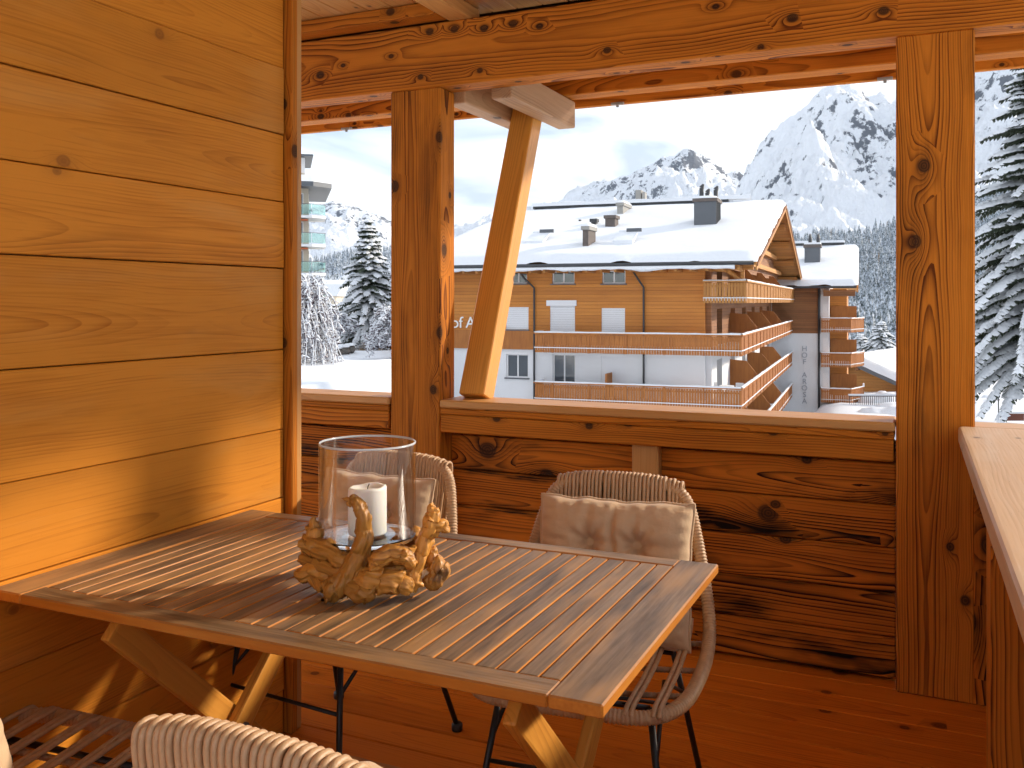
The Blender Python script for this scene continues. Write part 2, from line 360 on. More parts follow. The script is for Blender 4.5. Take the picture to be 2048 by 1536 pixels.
def facade():
    """horizontal stained cladding of the hotel: board joints, streaks and faded boards"""
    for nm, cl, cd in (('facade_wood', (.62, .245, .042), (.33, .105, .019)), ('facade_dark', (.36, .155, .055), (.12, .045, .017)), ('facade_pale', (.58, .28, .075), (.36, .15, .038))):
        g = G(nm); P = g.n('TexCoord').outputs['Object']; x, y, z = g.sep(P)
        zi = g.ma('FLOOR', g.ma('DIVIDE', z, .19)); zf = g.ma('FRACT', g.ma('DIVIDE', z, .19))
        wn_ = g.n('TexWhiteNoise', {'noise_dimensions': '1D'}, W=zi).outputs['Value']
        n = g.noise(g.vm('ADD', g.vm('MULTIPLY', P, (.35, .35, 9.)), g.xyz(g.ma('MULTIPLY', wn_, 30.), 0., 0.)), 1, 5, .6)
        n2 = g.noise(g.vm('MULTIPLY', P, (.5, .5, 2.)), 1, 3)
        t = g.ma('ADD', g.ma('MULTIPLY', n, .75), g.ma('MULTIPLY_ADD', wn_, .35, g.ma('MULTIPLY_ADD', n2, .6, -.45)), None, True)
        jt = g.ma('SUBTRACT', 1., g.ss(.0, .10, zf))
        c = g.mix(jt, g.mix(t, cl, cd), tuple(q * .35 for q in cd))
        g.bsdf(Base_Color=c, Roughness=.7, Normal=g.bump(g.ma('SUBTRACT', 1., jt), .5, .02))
    for nm, cl, cd in (('slat_wood', (.50, .190, .040), (.25, .080, .018)), ('slat_bright', (.54, .26, .07), (.36, .15, .035))):
        g = G(nm); P = g.n('TexCoord').outputs['Object']
        n = g.noise(g.vm('MULTIPLY', P, (7., 7., 1.2)), 1, 3)
        g.bsdf(Base_Color=g.mix(n, cl, cd), Roughness=.7)
facade()
def glassy():
    g = G('lantern_glass')          # thin clear wall: transparent with fresnel reflection
    fr = g.n('Fresnel', None, IOR=1.45).outputs[0]
    tr = g.n('BsdfTransparent', None, Color=(.992, .995, .995, 1)); gl = g.n('BsdfGlossy', None, Roughness=.01, Color=(1, 1, 1, 1))
    mx = g.n('MixShader', None, Fac=g.ma('MULTIPLY', fr, .55)); g.nt.links.new(tr.outputs[0], mx.inputs[1]); g.nt.links.new(gl.outputs[0], mx.inputs[2])
    g.nt.links.new(mx.outputs[0], g.out.inputs['Surface'])
    g = G('thick_glass'); g.bsdf(Base_Color=(.97, .99, .99), Roughness=.02, IOR=1.47, **{'Transmission Weight': 1.0})
    g = G('glass_edge'); g.bsdf(Base_Color=(.86, .90, .92), Roughness=.12, IOR=1.5, **{'Transmission Weight': .45})
    g = G('balcony_glass')
    fr = g.n('Fresnel', None, IOR=1.5).outputs[0]
    tr = g.n('BsdfTransparent', None, Color=(.62, .80, .76, 1)); gl = g.n('BsdfGlossy', None, Roughness=.03, Color=(.9, 1, .98, 1))
    mx = g.n('MixShader', None, Fac=g.ma('ADD', fr, .12)); g.nt.links.new(tr.outputs[0], mx.inputs[1]); g.nt.links.new(gl.outputs[0], mx.inputs[2])
    g.nt.links.new(mx.outputs[0], g.out.inputs['Surface'])
    g = G('pane'); g.bsdf(Base_Color=(.06, .075, .09), Roughness=.06, **{'Specular IOR Level': .9, 'Coat Weight': .6})
    g = G('wax'); bs = g.bsdf(Base_Color=(.82, .80, .74), Roughness=.45); bs.inputs['Subsurface Weight'].default_value = .6
    bs.inputs['Subsurface Radius'].default_value = (.02, .016, .01); bs.inputs['Subsurface Scale'].default_value = .5
glassy()
def needles():
    g = G('needles'); P = g.n('NewGeometry').outputs['Position']; n = g.noise(P, 2.2, 3)
    g.bsdf(Base_Color=g.mix(n, (.042, .062, .036), (.075, .088, .060)), Roughness=.8)
    g = G('conifer_far'); geo = g.n('NewGeometry'); P = geo.outputs['Position']; nz = g.sep(geo.outputs['Normal'])[2]
    n = g.noise(P, .55, 4, .7); n2 = g.noise(P, .012, 2)
    f = g.ss(.36, .58, g.ma('ADD', g.ma('MULTIPLY', nz, .45), g.ma('MULTIPLY', n, .75)))
    tree = g.mix(n2, (.040, .060, .062), (.060, .078, .075))
    g.bsdf(Base_Color=g.mix(f, tree, (.68, .74, .83)), Roughness=.8)
    g = G('larch_far'); P = g.n('NewGeometry').outputs['Position']; n = g.noise(P, .5, 3, .7)
    g.bsdf(Base_Color=g.mix(g.ss(.45, .6, n), (.23, .15, .07), (.60, .60, .62)), Roughness=.9)
needles()
def mountain_mat():
    g = G('mountain_rock'); geo = g.n('NewGeometry'); P = geo.outputs['Position']; nz = g.sep(geo.outputs['Normal'])[2]
    n1 = g.noise(P, .012, 8, .68); n2 = g.noise(P, .05, 6, .65); n3 = g.noise(g.vm('MULTIPLY', P, (1., 1., .35)), .004, 5, .6)
    slope = g.ma('SUBTRACT', 1., nz)
    at = g.n('Attribute', {'attribute_name': 'rock'}).outputs['Fac']
    k = g.ma('ADD', g.ma('MULTIPLY', slope, .55), g.ma('MULTIPLY', g.ma('SUBTRACT', n1, .5), 1.25))
    k = g.ma('ADD', k, g.ma('MULTIPLY', g.ma('SUBTRACT', n2, .5), .9)); k = g.ma('ADD', k, g.ma('MULTIPLY', g.ma('SUBTRACT', n3, .5), .5))
    k = g.ma('ADD', k, at)
    f = g.ss(.24, .36, k)
    rock = g.mix(n2, (.040, .048, .070), (.13, .14, .165))
    c = g.mix(f, (.80, .83, .88), rock)
    h = g.ma('ADD', g.ma('MULTIPLY', n1, 46.), g.ma('MULTIPLY', n2, 14.))
    g.bsdf(Base_Color=c, Roughness=.85, Normal=g.bump(h, .55, 1.0))
mountain_mat()
random.seed(7)
EX, EY, EZ = Vector((1, 0, 0)), Vector((0, 1, 0)), Vector((0, 0, 1))
# ================================================================== balcony: floor, wall, ceiling
fl = tag(thing('balcony_floor', (-1.5, 1.4, -.05)), kind='structure')
y = -.95
while y < 3.68:
    w = .136
    bx('floor_board', -4.4, .34, y, y + w - .0045, -.03 + random.uniform(-.0012, .0), random.uniform(-.0012, 0), 'wood_floor', fl, 0, .003); y += w
bx('floor_beam', -4.4, .34, -.95, 3.70, -.16, -.035, 'gap_dark', fl, 0)

wl = thing('plank_wall', (-1.97, .8, 0), label='tall amber wall of wide horizontal planks beside the slatted table', cat='wall')
seams = [.0, .14, .35, .55, .75, .966, 1.218, 1.475, 1.685, 1.897, 2.107, 2.33, 2.575]
for z0, z1 in zip(seams, seams[1:]):
    o = random.uniform(-.0025, .0015)
    bx('plank', -1.902 + o, -1.872 + o, -1.3, 2.366, z0 + random.uniform(.0006, .0024), z1 - random.uniform(.0006, .0020), 'wood_wall', wl, 1, .0022)
bx('backing', -2.10, -1.905, -1.3, 2.372, 0, 2.575, 'groove', wl, 1, 0)
bx('corner_trim', -1.884, -1.846, 2.3725, 2.402, 0, 2.57, 'wood_beam', wl, 2, .004)
bx('end_board', -2.10, -1.852, 2.4035, 2.432, 0, 2.57, 'wood_pale', wl, 2, .004)
bx('back_board', -2.135, -2.103, -1.3, 2.43, 0, 2.57, 'wood_wall', wl, 1, .004)

ce = tag(thing('ceiling', (-1.5, 1.4, 2.63)), kind='structure')
x = -4.4
while x < .9:
    bx('ceiling_board', x, x + .117, -1.4, 3.66, 2.638, 2.658, 'wood_pale', ce, 1, .004); x += .12
x = -4.4
while x < .9:
    bx('soffit_board', x, x + .157, 3.665, 4.84, 2.60, 2.62, 'wood_pale', ce, 1, .004); x += .16
bx('roof_deck', -4.5, .96, -1.5, 4.93, 2.665, 2.80, 'groove', ce, 0)
for i, x0 in enumerate((-3.2, -1.90, -.62, .62)):
    w = tag(bx('ceiling_joist', x0, x0 + .105, -1.4, 3.60, 2.578, 2.637, 'wood_pale', None, 1, .004),
            ['pale ceiling joist hidden beyond the plank wall', 'pale ceiling joist resting on the roof beam above the first post',
             'pale ceiling joist over the right half of the table', 'pale ceiling joist over the right-hand railing'][i], 'joist', 'joists under the ceiling boards')
tag(bx('blocking_board', -3.09, -1.905, 3.405, 3.503, 2.580, 2.636, 'wood_beam', None, 0, .004), 'narrow blocking board between joists above the roof beam', 'board')
# ---- posts, beams
tag(bx('roof_beam', -4.5, .93, 3.507, 3.644, 2.300, 2.577, 'wood_beam', None, 0, .006), 'heavy knotty inner roof beam carried by both square posts', 'beam')
tag(bx('support_post', -2.190, -1.940, 3.507, 3.642, 0.001, 2.299, 'wood_post', None, 2, .006), 'knotty square post left of the diagonal brace', 'post', 'posts under the roof beam')
tag(bx('support_post', -.120, .128, 3.507, 3.642, 0.001, 2.299, 'wood_post', None, 2, .006), 'wide grained corner post where the two railings meet', 'post', 'posts under the roof beam')
for i, (a, b) in enumerate(((-1.985, -1.890), (-1.762, -1.667))):
    tag(bx('outrigger_beam', a, b, 3.646, 4.44 - .02 * (1 - i), 2.252 + .004 * i, 2.391, 'wood_grey', None, 1, .006),
        ['pale outrigger beam on the left side of the brace head', 'pale outrigger beam with a knot, right of the brace head'][i], 'beam', 'outrigger beams under the purlin')
tag(bx('outrigger_beam', .02, .115, 3.646, 4.43, 2.252, 2.391, 'wood_grey', None, 1, .006), 'short outrigger beam behind the wide corner post', 'beam', 'outrigger beams under the purlin')
tag(bx('eave_purlin', -4.5, .93, 4.29, 4.41, 2.393, 2.575, 'wood_beam', None, 0, .005), 'eave purlin lying on the outrigger beams outside', 'beam')
fa = thing('eave_fascia', (-1.8, 4.86, 2.45), label='outermost fascia board along the front roof edge', cat='fascia')
bx('fascia_board', -4.5, .90, 4.845, 4.885, 2.451, 2.598, 'wood_beam', fa, 0, .004)
for u in (693, 1235, 1770):
    q = (u - 1024) / F; dep = 4.83 / (math.cos(A) + q * math.sin(A)); xx = q * dep * math.cos(A) - dep * math.sin(A)
    m = MB(); m.box(-.035, .035, -.010, .010, -.004, .008); m.tube([(0, 0, -.004), (0, 0, -.018)], .008, 10)
    m.build('light_clip', 'concrete', fa, Matrix.Translation((xx, 4.83, 2.448)), world=True)
tag(bx('side_fascia', .90, .94, -1.4, 4.885, 2.451, 2.598, 'wood_beam', None, 1, .004), 'fascia board along the right roof edge above the side railing', 'fascia')
# diagonal brace
p0 = Vector((-1.826, 3.625, .948)); p1 = Vector((-1.826, 4.205, 2.33)); ax = (p1 - p0).normalized()
tag(board('diagonal_brace', (p0 + p1) / 2, ax, EX, (p1 - p0).length, .122, .105, 'wood_leg', None, .005), 'slanting timber brace rising from the railing to the outriggers', 'brace')

# ---- main railing
rl = thing('front_railing', (-1.03, 3.6, 0), label='solid plank railing between the two posts, behind the chairs', cat='railing')
def rail(par, x0, x1, strut=None):
    bx('rail_cap', x0, x1, 3.496, 3.70, .912, .946, 'wood_pale', par, 0, .006)
    bx('rail_board', x0, x1 - .002, 3.503, 3.66, .884, .9105, 'wood_beam', par, 0, .004)
    bx('rail_beam', x0, x1 - .004, 3.506, 3.60, .806, .8825, 'wood_beam', par, 0, .004)
    z = .012; k = 0
    for h in (.150, .158, .162, .155, .152, .085):
        o = random.uniform(-.003, .003)
        bx('plank', x0, x1, 3.600 + o, 3.632 + o, z, z + h - .004, 'wood_plank', par, 0, .004); z += h
    bx('skirting', x0, x1, 3.634, 3.650, .0, .80, 'groove', par, 0, 0)
    if strut: bx('strut', strut, strut + .108, 3.545, 3.597, .002, .804, 'wood_pale', par, 2, .004)
rail(rl, -1.937, -.124, -1.092)
rl2 = thing('front_railing', (-3.3, 3.6, 0), label='short plank railing seen between the amber wall and first post', cat='railing')
rail(rl2, -4.4, -2.194)
rr = thing('side_railing', (.2, 1.4, 0), label='pale wide-topped side railing running towards the camera at right', cat='railing')
bx('rail_cap', .086, .335, -.7, 3.503, .888, .946, 'wood_cap', rr, 1, .014, 3)
bx('cap_end', .131, .335, 3.5045, 3.66, .8885, .9455, 'wood_cap', rr, 0, .008, 2)
bx('upright', .115, .325, 2.47, 2.62, .002, .886, 'wood_post', rr, 2, .004)
bx('upright', .115, .325, .50, .62, .002, .886, 'wood_pale', rr, 2, .004)
bx('rail_beam', .14, .20, -.7, 3.50, .80, .886, 'wood_beam', rr, 1, .004)
z = .012
for h in (.150, .158, .162, .155, .155):
    bx('plank', .205, .235, -.7, 3.50, z, z + h - .004, 'wood_plank', rr, 1, .004); z += h

bx('corner_filler', .132, .238, 3.506, 3.64, .002, .886, 'wood_plank', rr, 2, .004)
_pv = Matrix.Translation((.086, 3.5, 0)); _rot = _pv @ Matrix.Rotation(R(1.05), 4, 'Z') @ _pv.inverted()
rr.matrix_basis = Matrix.Translation((-.010, 0, 0)) @ _rot @ W[rr]
# ================================================================== table
TX0, TX1, TY0, TY1, TZ = -1.852, -.462, 1.350, 2.190, .750
random.seed(11)
tb = thing('slatted_table', ((TX0 + TX1) / 2, (TY0 + TY1) / 2, 0), label='weathered folding wooden table with slatted top and crossed legs', cat='table')
TH = .0225
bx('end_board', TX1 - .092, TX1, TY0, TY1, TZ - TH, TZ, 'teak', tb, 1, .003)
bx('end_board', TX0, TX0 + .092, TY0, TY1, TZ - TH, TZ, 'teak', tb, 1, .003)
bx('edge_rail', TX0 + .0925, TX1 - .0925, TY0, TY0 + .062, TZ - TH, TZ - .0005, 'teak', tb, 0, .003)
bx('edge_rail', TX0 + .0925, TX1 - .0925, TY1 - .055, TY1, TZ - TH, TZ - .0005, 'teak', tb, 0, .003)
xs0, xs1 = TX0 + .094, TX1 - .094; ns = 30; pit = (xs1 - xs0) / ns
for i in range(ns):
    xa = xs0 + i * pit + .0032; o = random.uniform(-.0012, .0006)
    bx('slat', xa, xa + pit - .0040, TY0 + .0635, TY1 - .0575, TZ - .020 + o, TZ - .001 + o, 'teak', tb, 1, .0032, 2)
for yy in (TY0 + .09, TY1 - .11, (TY0 + TY1) / 2 - .02):
    bx('cross_bar', TX0 + .07, TX1 - .07, yy, yy + .035, TZ - .055, TZ - .027, 'wood_leg', tb, 0, .003)
for xx, dirn in ((-1.56, 1), (-.64, -1)):
    ym = (TY0 + TY1) / 2
    for k, s in ((0, 1), (1, -1)):
        a = Vector((xx + .028 * k * dirn, ym - .36 * s, TZ - .058)); b = Vector((xx + .028 * k * dirn, ym + .36 * s, .004))
        board('leg', (a + b) / 2, b - a, Vector((0, 1, 0)), (b - a).length, .062, .026, 'wood_leg', tb, .006, 2)
    m = MB(); m.tube([(xx - .02, ym, .345), (xx + .05, ym, .345)], .007, 10); m.build('pivot_bolt', 'metal_grey', tb, Matrix.Identity(4), world=True)
for yy in (TY0 + .12, TY1 - .12):
    bx('stretcher', -1.54, -.62, yy + .02, yy + .05, .10, .13, 'wood_leg', tb, 0, .003)

# ================================================================== rattan chairs
def ring_tube(path, rad, pitch, amp, sides, step):
    """tube with ridges of wound cane along an evenly resampled path"""
    P = [Vector(p) for p in path]; L = [0]
    for a, b in zip(P, P[1:]): L.append(L[-1] + (b - a).length)
    n = int(L[-1] / step); out = []; rr = []; j = 0
    for i in range(n + 1):
        s = L[-1] * i / n
        while j < len(L) - 2 and L[j + 1] < s: j += 1
        t = (s - L[j]) / max(1e-9, L[j + 1] - L[j]); out.append(P[j].lerp(P[j + 1], t))
        rr.append(rad * (1 - amp * (0.5 + .5 * math.cos(2 * math.pi * s / pitch))))
    m = MB(); m.tube(out, rr, sides); return m
half = [(0, -.345, .445), (.10, -.345, .445), (.18, -.335, .445), (.235, -.295, .447), (.268, -.21, .450), (.281, -.08, .456), (.284, .04, .468), (.281, .12, .50),
        (.270, .175, .56), (.250, .215, .65), (.226, .248, .75), (.207, .268, .81), (.182, .280, .845), (.140, .288, .862), (.07, .292, .868), (0, .293, .870)]
loop = [Vector((-x, y, z)) for x, y, z in half[::-1]][:-1] + [Vector(p) for p in half]
rim_path = catmull(loop, 5)
CH = {}
def cm(name, mb, mat, smooth=True):
    me = mesh(name, [(p[0], p[1], p[2] * .965) for p in mb.v], mb.f); me.materials.append(MATS[mat])
    if smooth: me.polygons.foreach_set('use_smooth', [True] * len(me.polygons))
    CH[name] = me; return me
cm('rim', ring_tube(rim_path, .0185, .0095, .16, 10, .0024), 'rattan')
# back strand: up the front, folded over the top rail, down behind
sp = catmull([(0, .150, .478), (0, .196, .56), (0, .232, .68), (0, .258, .79), (0, .268, .845), (0, .276, .884), (0, .294, .894), (0, .311, .884), (0, .309, .84), (0, .290, .76), (0, .262, .66), (0, .225, .55), (0, .185, .475)], 4)
mb = MB()
mb.tube(sp, .0056, 7); mb.tube([p + Vector((.0112, .0008, .0006)) for p in sp], .0053, 7); cm('strand', mb, 'rattan')
mb = MB()
for o in (0, .0135):
    mb.tube(catmull([(o, -.352, .452), (o, -.335, .463), (o, -.28, .462), (o, -.16, .452), (o, -.02, .447), (o, .10, .456), (o, .17, .475), (o, .195, .50)], 4), .0062, 7)
cm('seat_strand', mb, 'rattan')
for nm, yy, hw, zz in (('b1', -.20, .266, .438), ('b2', -.02, .280, .432), ('b3', .12, .278, .452)):
    mb = ring_tube([(-hw, yy, zz + .012), (-hw * .5, yy, zz), (hw * .5, yy, zz), (hw, yy, zz + .012)], .0085, .009, .18, 8, .0024); cm(nm, mb, 'rattan_dark')
mb = ring_tube(catmull([(-.250, .215, .65), (-.12, .250, .652), (.12, .250, .652), (.250, .215, .65)], 5), .0075, .009, .15, 7, .003); cm('mid', mb, 'rattan_dark')
legs = [(-1, -1), (1, -1), (-1, 1), (1, 1)]
def lp(sx, sy, t):
    a = Vector((sx * .185, -.245 if sy < 0 else .115, .432)); b = Vector((sx * .243, -.325 if sy < 0 else .255, .014)); return a.lerp(b, t)
for i, (sx, sy) in enumerate(legs):
    mb = MB(); mb.tube([lp(sx, sy, 0), lp(sx, sy, 1)], .0085, 10); cm('leg%d' % i, mb, 'black_steel')
    mb = MB(); f0 = lp(sx, sy, 1); mb.lathe([(0, .0), (.0165, .0), (.018, .004), (.018, .020), (.015, .025), (0, .026)], 16, (f0.x, f0.y, 0.0)); cm('foot%d' % i, mb, 'black_steel')
for i, (a, b) in enumerate(((0, 1), (2, 3))):
    mb = MB(); mb.tube([lp(*legs[a], .42), lp(*legs[b], .42)], .0058, 8); cm('brace%d' % i, mb, 'black_steel')
for i, s in enumerate((-1, 1)):
    mb = MB(); mb.tube([lp(s, -1, .30), Vector((s * .19, -.07, .425)), lp(s, 1, .30)], .0058, 8); cm('brace%d' % (2 + i), mb, 'black_steel')
    yy = -.245 if s < 0 else .115; mb = MB(); mb.tube([(-.185, yy, .430), (.185, yy, .430)], .0075, 8); cm('frame%d' % i, mb, 'black_steel')
def chair(loc, rz, label):
    c = thing('rattan_chair', loc, rz, label, 'chair', 'rattan chairs round the table')
    def p(name, key, M=None, par=None): return me_obj(name, CH[key], None, par or c, M, False, False)
    p('rim', 'rim')
    n = 16
    for i in range(n):
        x = -.178 + .356 * i / (n - 1) - .0055; e = abs(x + .007) / .18; sp_r = random.uniform(-.0018, .0018); x += sp_r
        p('back_strand', 'strand', Matrix.Translation((x, 0, -.018 * e ** 3 - .001)))
    for i in range(8):
        p('seat_strand', 'seat_strand', Matrix.Translation((-.215 + .43 * i / 7 - .007, (.012 if i in (0, 7) else 0), 0)))
    for k in ('b1', 'b2', 'b3', 'mid'): p('cross_cane', k)
    for i in range(4):
        l = p('leg', 'leg%d' % i); p('foot', 'foot%d' % i, None, l)
    for i in range(4): p('leg_brace', 'brace%d' % i)
    for i in range(2): p('under_bar', 'frame%d' % i)
    return c
# tufted cushion, standing upright: x across, z up, y thickness
def cushion_mesh(seed):
    rnd = random.Random(seed); w, h, T = .218, .192, .066; n = 112; v = []; f = []
    tx = (-.068, .068); tz = (-.065, .072)
    def surf(a, b, side):
        x, z = a * w, b * h
        sq = (1 - abs(a) ** 5) ** .55 * (1 - abs(b) ** 5) ** .55
        t = T * sq
        d = 0
        for qx in tx:
            for qz in tz:
                r2 = ((x - qx) ** 2 + (z - qz) ** 2); th = math.atan2(z - qz, x - qx); d += .046 * math.exp(-r2 / .0007) + .017 * math.exp(-r2 / .005) + .0055 * math.cos(7 * th + qx * 90) * math.exp(-r2 / .0042) * min(1, r2 / .0006)
        for qx in tx + (0.0,): d += (.005 if qx else .017) * math.exp(-((x - qx - .004 * math.sin(z * 40)) / .010) ** 2) * (1 - abs(b) ** 3)
        for qz in tz: d += .006 * math.exp(-((z - qz) / .012) ** 2)
        wr = noise.noise((x * 20 + seed, z * 34, side * 3)) * .0030 + noise.noise((x * 60, z * 45 + seed, side)) * .0010
        edge = max(abs(a), abs(b)); pk = math.sin((a if abs(b) > abs(a) else b) * 34 + seed) * .0018 * sstep(.75, .97, edge)
        return side * max(.004, t - d * min(1, sq * 1.2) + (wr + pk) * min(1, sq * 2))
    for side in (-1, 1):
        for i in range(n + 1):
            for j in range(n + 1):
                a = -1 + 2 * i / n; b = -1 + 2 * j / n
                x = a * w * (1 - .035 * (1 - b * b) * abs(a)) + .004 * noise.noise((b * 3, seed, 1)); z = b * h * (1 - .03 * (1 - a * a) * abs(b)) + .004 * noise.noise((a * 3, seed, 7))
                if b > .9: z += .006 * noise.noise((a * 4 + seed, 3, 3))
                v.append((x, surf(a, b, side) if max(abs(a), abs(b)) < 1 else side * .004, z))
    N = (n + 1) ** 2
    for i in range(n):
        for j in range(n):
            q = [i * (n + 1) + j, (i + 1) * (n + 1) + j, (i + 1) * (n + 1) + j + 1, i * (n + 1) + j + 1]
            f.append(q); f.append([k + N for k in q[::-1]])
    rim = [i * (n + 1) for i in range(n)] + [n * (n + 1) + j for j in range(n)] + [i * (n + 1) + n for i in range(n, 0, -1)] + [j for j in range(n, 0, -1)]
    for a, b in zip(rim, rim[1:] + rim[:1]): f.append([b, a, a + N, b + N])
    pts = [Vector(v[i]) * 1.0 for i in rim]
    pts = [Vector((p.x * 1.006, 0, p.z * 1.006)) for p in pts]
    return mesh('cushion', v, f), pts
def cushion(loc, rz, lean, label, seed, dx=0.):
    me, pts = cushion_mesh(seed)
    M = Matrix.Translation(Vector(loc)) @ Matrix.Rotation(rz, 4, 'Z') @ Matrix.Translation((dx, .128, .622)) @ Matrix.Rotation(-lean, 4, 'X')
    o = me_obj('seat_cushion', me, 'cushion_fabric', None, M, True); tag(o, label, 'cushion', 'beige cushions on the rattan chairs')
    m = MB(); m.tube(pts, .0042, 6, closed=True); m.build('piping', 'cushion_fabric', o, smooth=True)
    return o
ch = [((-.815, 2.335, 0), R(6), 'rattan chair with tufted cushion facing the camera behind the table right half', 'beige tufted cushion on the chair in front of the railing strut', .235),
      ((-1.650, 2.385, 0), R(-5), 'rattan chair half hidden behind the glass candle lantern', 'beige cushion seen through and beside the glass lantern', .235),
      ((-.705, 1.155, 0), R(178), 'rattan chair seen from behind in the bottom foreground', 'beige cushion on the nearest chair, only its corner showing', .235),
      ((-1.640, 1.150, 0), R(184), 'rattan chair cut by the lower left corner, tucked towards the amber wall', 'pale cushion edge at the lower left corner of the picture', .30)]
for i, (l, r, a, b, le) in enumerate(ch):
    chair(l, r, a); cushion((l[0], l[1], -.03 if i == 2 else 0), r, le, b, 3 + i * 5, dx=(.015, -.005, .03, -.005)[i])

# ================================================================== lantern on driftwood
DC = 2.03
random.seed(5)
base = px(736, 1150, DC); base.z = TZ
dw = thing('driftwood_stand', base, 0, 'gnarled golden driftwood stand under the glass cylinder on the table', 'driftwood')
def dpt(u, v, b):
    return px(u, v, DC - b)
def drift(pts, sides=30, nz=.22, seed=0):
    P = [dpt(u, v, b) for u, v, b, r in pts]; rr = [r * (.70 if r > .024 else .88) for *_, r in pts]
    idx = [Vector((i, rr[i], 0)) for i in range(len(rr))]
    path = catmull(P, 9); rad = [max(.002, q.y) for q in catmull(idx, 9)]
    path = [path[0] - (path[1] - path[0]).normalized() * rad[0] * .35] + path + [path[-1] + (path[-1] - path[-2]).normalized() * rad[-1] * .4]
    rad = [rad[0] * .55] + rad + [rad[-1] * .45]
    n = len(path); rnd = random.Random(seed)
    path = [p + Vector((noise.noise((i * .16, seed, 1)), noise.noise((i * .16, seed, 5)), noise.noise((i * .16, seed, 9)))) * .006 for i, p in enumerate(path)]
    m = MB(); m.tube(path, rad, sides); v = []
    for i, p in enumerate(m.v):
        ii, kk = divmod(i, sides); c = path[ii]; d = p - c; an = 2 * math.pi * kk / sides; s = ii * .13
        gr = noise.noise((math.cos(an) * 2.2 + seed, math.sin(an) * 2.2, s * .7)) * .22 + noise.noise((math.cos(an) * 5 + seed, math.sin(an) * 5, s * .9)) * .10
        kn = max(0, noise.noise((math.cos(an) * 1.3 + seed * 3, math.sin(an) * 1.3, s * 2.1)) - .25) * .9
        ck = max(0, .10 - abs(noise.noise((math.cos(an) * 2.6 + seed * 5, math.sin(an) * 2.6, s * .45)))) / .10; ck2 = max(0, .06 - abs(noise.noise((math.cos(an) * 6 + seed * 9, math.sin(an) * 6, s * .5)))) / .06
        w = c + d * (1 + gr + kn - .02 - .16 * ck - .06 * ck2)
        if w.z < TZ + .001: w.z = TZ + .001
        v.append(w)
    ex = (P[-1] - P[0]).normalized(); ey = ex.cross(EZ if abs(ex.z) < .9 else EX).normalized(); ez = ex.cross(ey); c = (P[0] + P[-1]) / 2
    M = Matrix(((ex.x, ey.x, ez.x, c.x), (ex.y, ey.y, ez.y, c.y), (ex.z, ey.z, ez.z, c.z), (0, 0, 0, 1))); Mi = M.inverted()
    m.v = [Mi @ p for p in v]
    return m.build('driftwood_piece', 'drift', dw, M, smooth=True, world=True)
P_ = [
 [(655, 1186, .12, .030), (672, 1180, .12, .036), (695, 1150, .115, .032), (716, 1108, .11, .0215), (729, 1072, .108, .021), (726, 1036, .107, .017), (714, 1008, .105, .0145), (704, 993, .104, .008)],
 [(818, 1172, .10, .020), (824, 1160, .10, .027), (834, 1130, .095, .018), (845, 1100, .09, .016), (856, 1066, .085, .022), (864, 1046, .085, .022), (867, 1026, .08, .0165), (865, 1010, .08, .008)],
 [(862, 1050, .085, .018), (876, 1050, .082, .017), (888, 1054, .08, .013), (896, 1060, .08, .007)],
 [(858, 1172, .085, .021), (874, 1156, .08, .026), (878, 1138, .075, .024), (868, 1118, .07, .018), (857, 1102, .07, .012)],
 [(610, 1086, .03, .022), (628, 1092, .045, .030), (655, 1102, .07, .031), (684, 1117, .09, .026), (706, 1128, .10, .018)],
 [(624, 1092, .03, .020), (629, 1070, .03, .022), (629, 1050, .03, .015), (626, 1033, .03, .003)],
 [(598, 1154, .04, .016), (612, 1146, .045, .025), (636, 1142, .06, .027), (664, 1150, .07, .022)],
 [(746, 1134, .12, .015), (762, 1116, .125, .023), (786, 1106, .12, .025), (808, 1112, .115, .022), (822, 1128, .11, .012)],
 [(715, 1150, .115, .022), (742, 1158, .125, .034), (770, 1163, .125, .036), (798, 1166, .12, .033), (812, 1170, .115, .022)],
 [(700, 1176, .13, .018), (722, 1184, .14, .024), (742, 1192, .145, .018)],
 [(838, 1062, -.04, .016), (822, 1082, -.06, .025), (800, 1090, -.09, .030), (760, 1092, -.11, .032), (715, 1090, -.11, .030), (676, 1092, -.08, .026), (650, 1100, -.04, .022)],
 [(640, 1118, .0, .028), (700, 1114, .02, .034), (770, 1112, .03, .036), (835, 1116, .01, .028), (860, 1116, -.02, .022)],
 [(703, 1008, .098, .006), (694, 1000, .10, .005), (686, 997, .10, .002)],
 [(606, 1120, .02, .014), (640, 1128, .06, .017), (690, 1152, .10, .016), (724, 1178, .125, .013)],
 [(780, 1180, .12, .014), (800, 1150, .11, .018), (838, 1118, .08, .016), (858, 1092, .05, .012)],
 [(648, 1176, .08, .014), (632, 1158, .05, .020), (620, 1126, .02, .018), (612, 1098, -.01, .012)],
]
for i, p in enumerate(P_): drift(p, 30, .24, i)
gz = px(735, 1078, DC).z; gc = px(735, 1078, DC); GR = .1055; GH = .212
gl = thing('glass_cylinder', gc, 0, 'clear open glass hurricane cylinder standing on driftwood around the candle', 'lantern')
n = 72; t = .0035
m = MB(); m.lathe([(GR, .012), (GR, GH - .003), (GR - .001, GH), (GR - t + .001, GH), (GR - t, GH - .003), (GR - t, .012)], n); m.build('glass_wall', 'lantern_glass', gl, smooth=True)
m = MB(); m.lathe([(GR + .0004, GH - .002), (GR + .0008, GH + .0006), (GR - t * .5, GH + .0022), (GR - t - .0008, GH + .0006), (GR - t - .0004, GH - .002), (GR - t * .5, GH - .003), (GR + .0004, GH - .002)], n); m.build('glass_rim', 'glass_edge', gl, smooth=True)
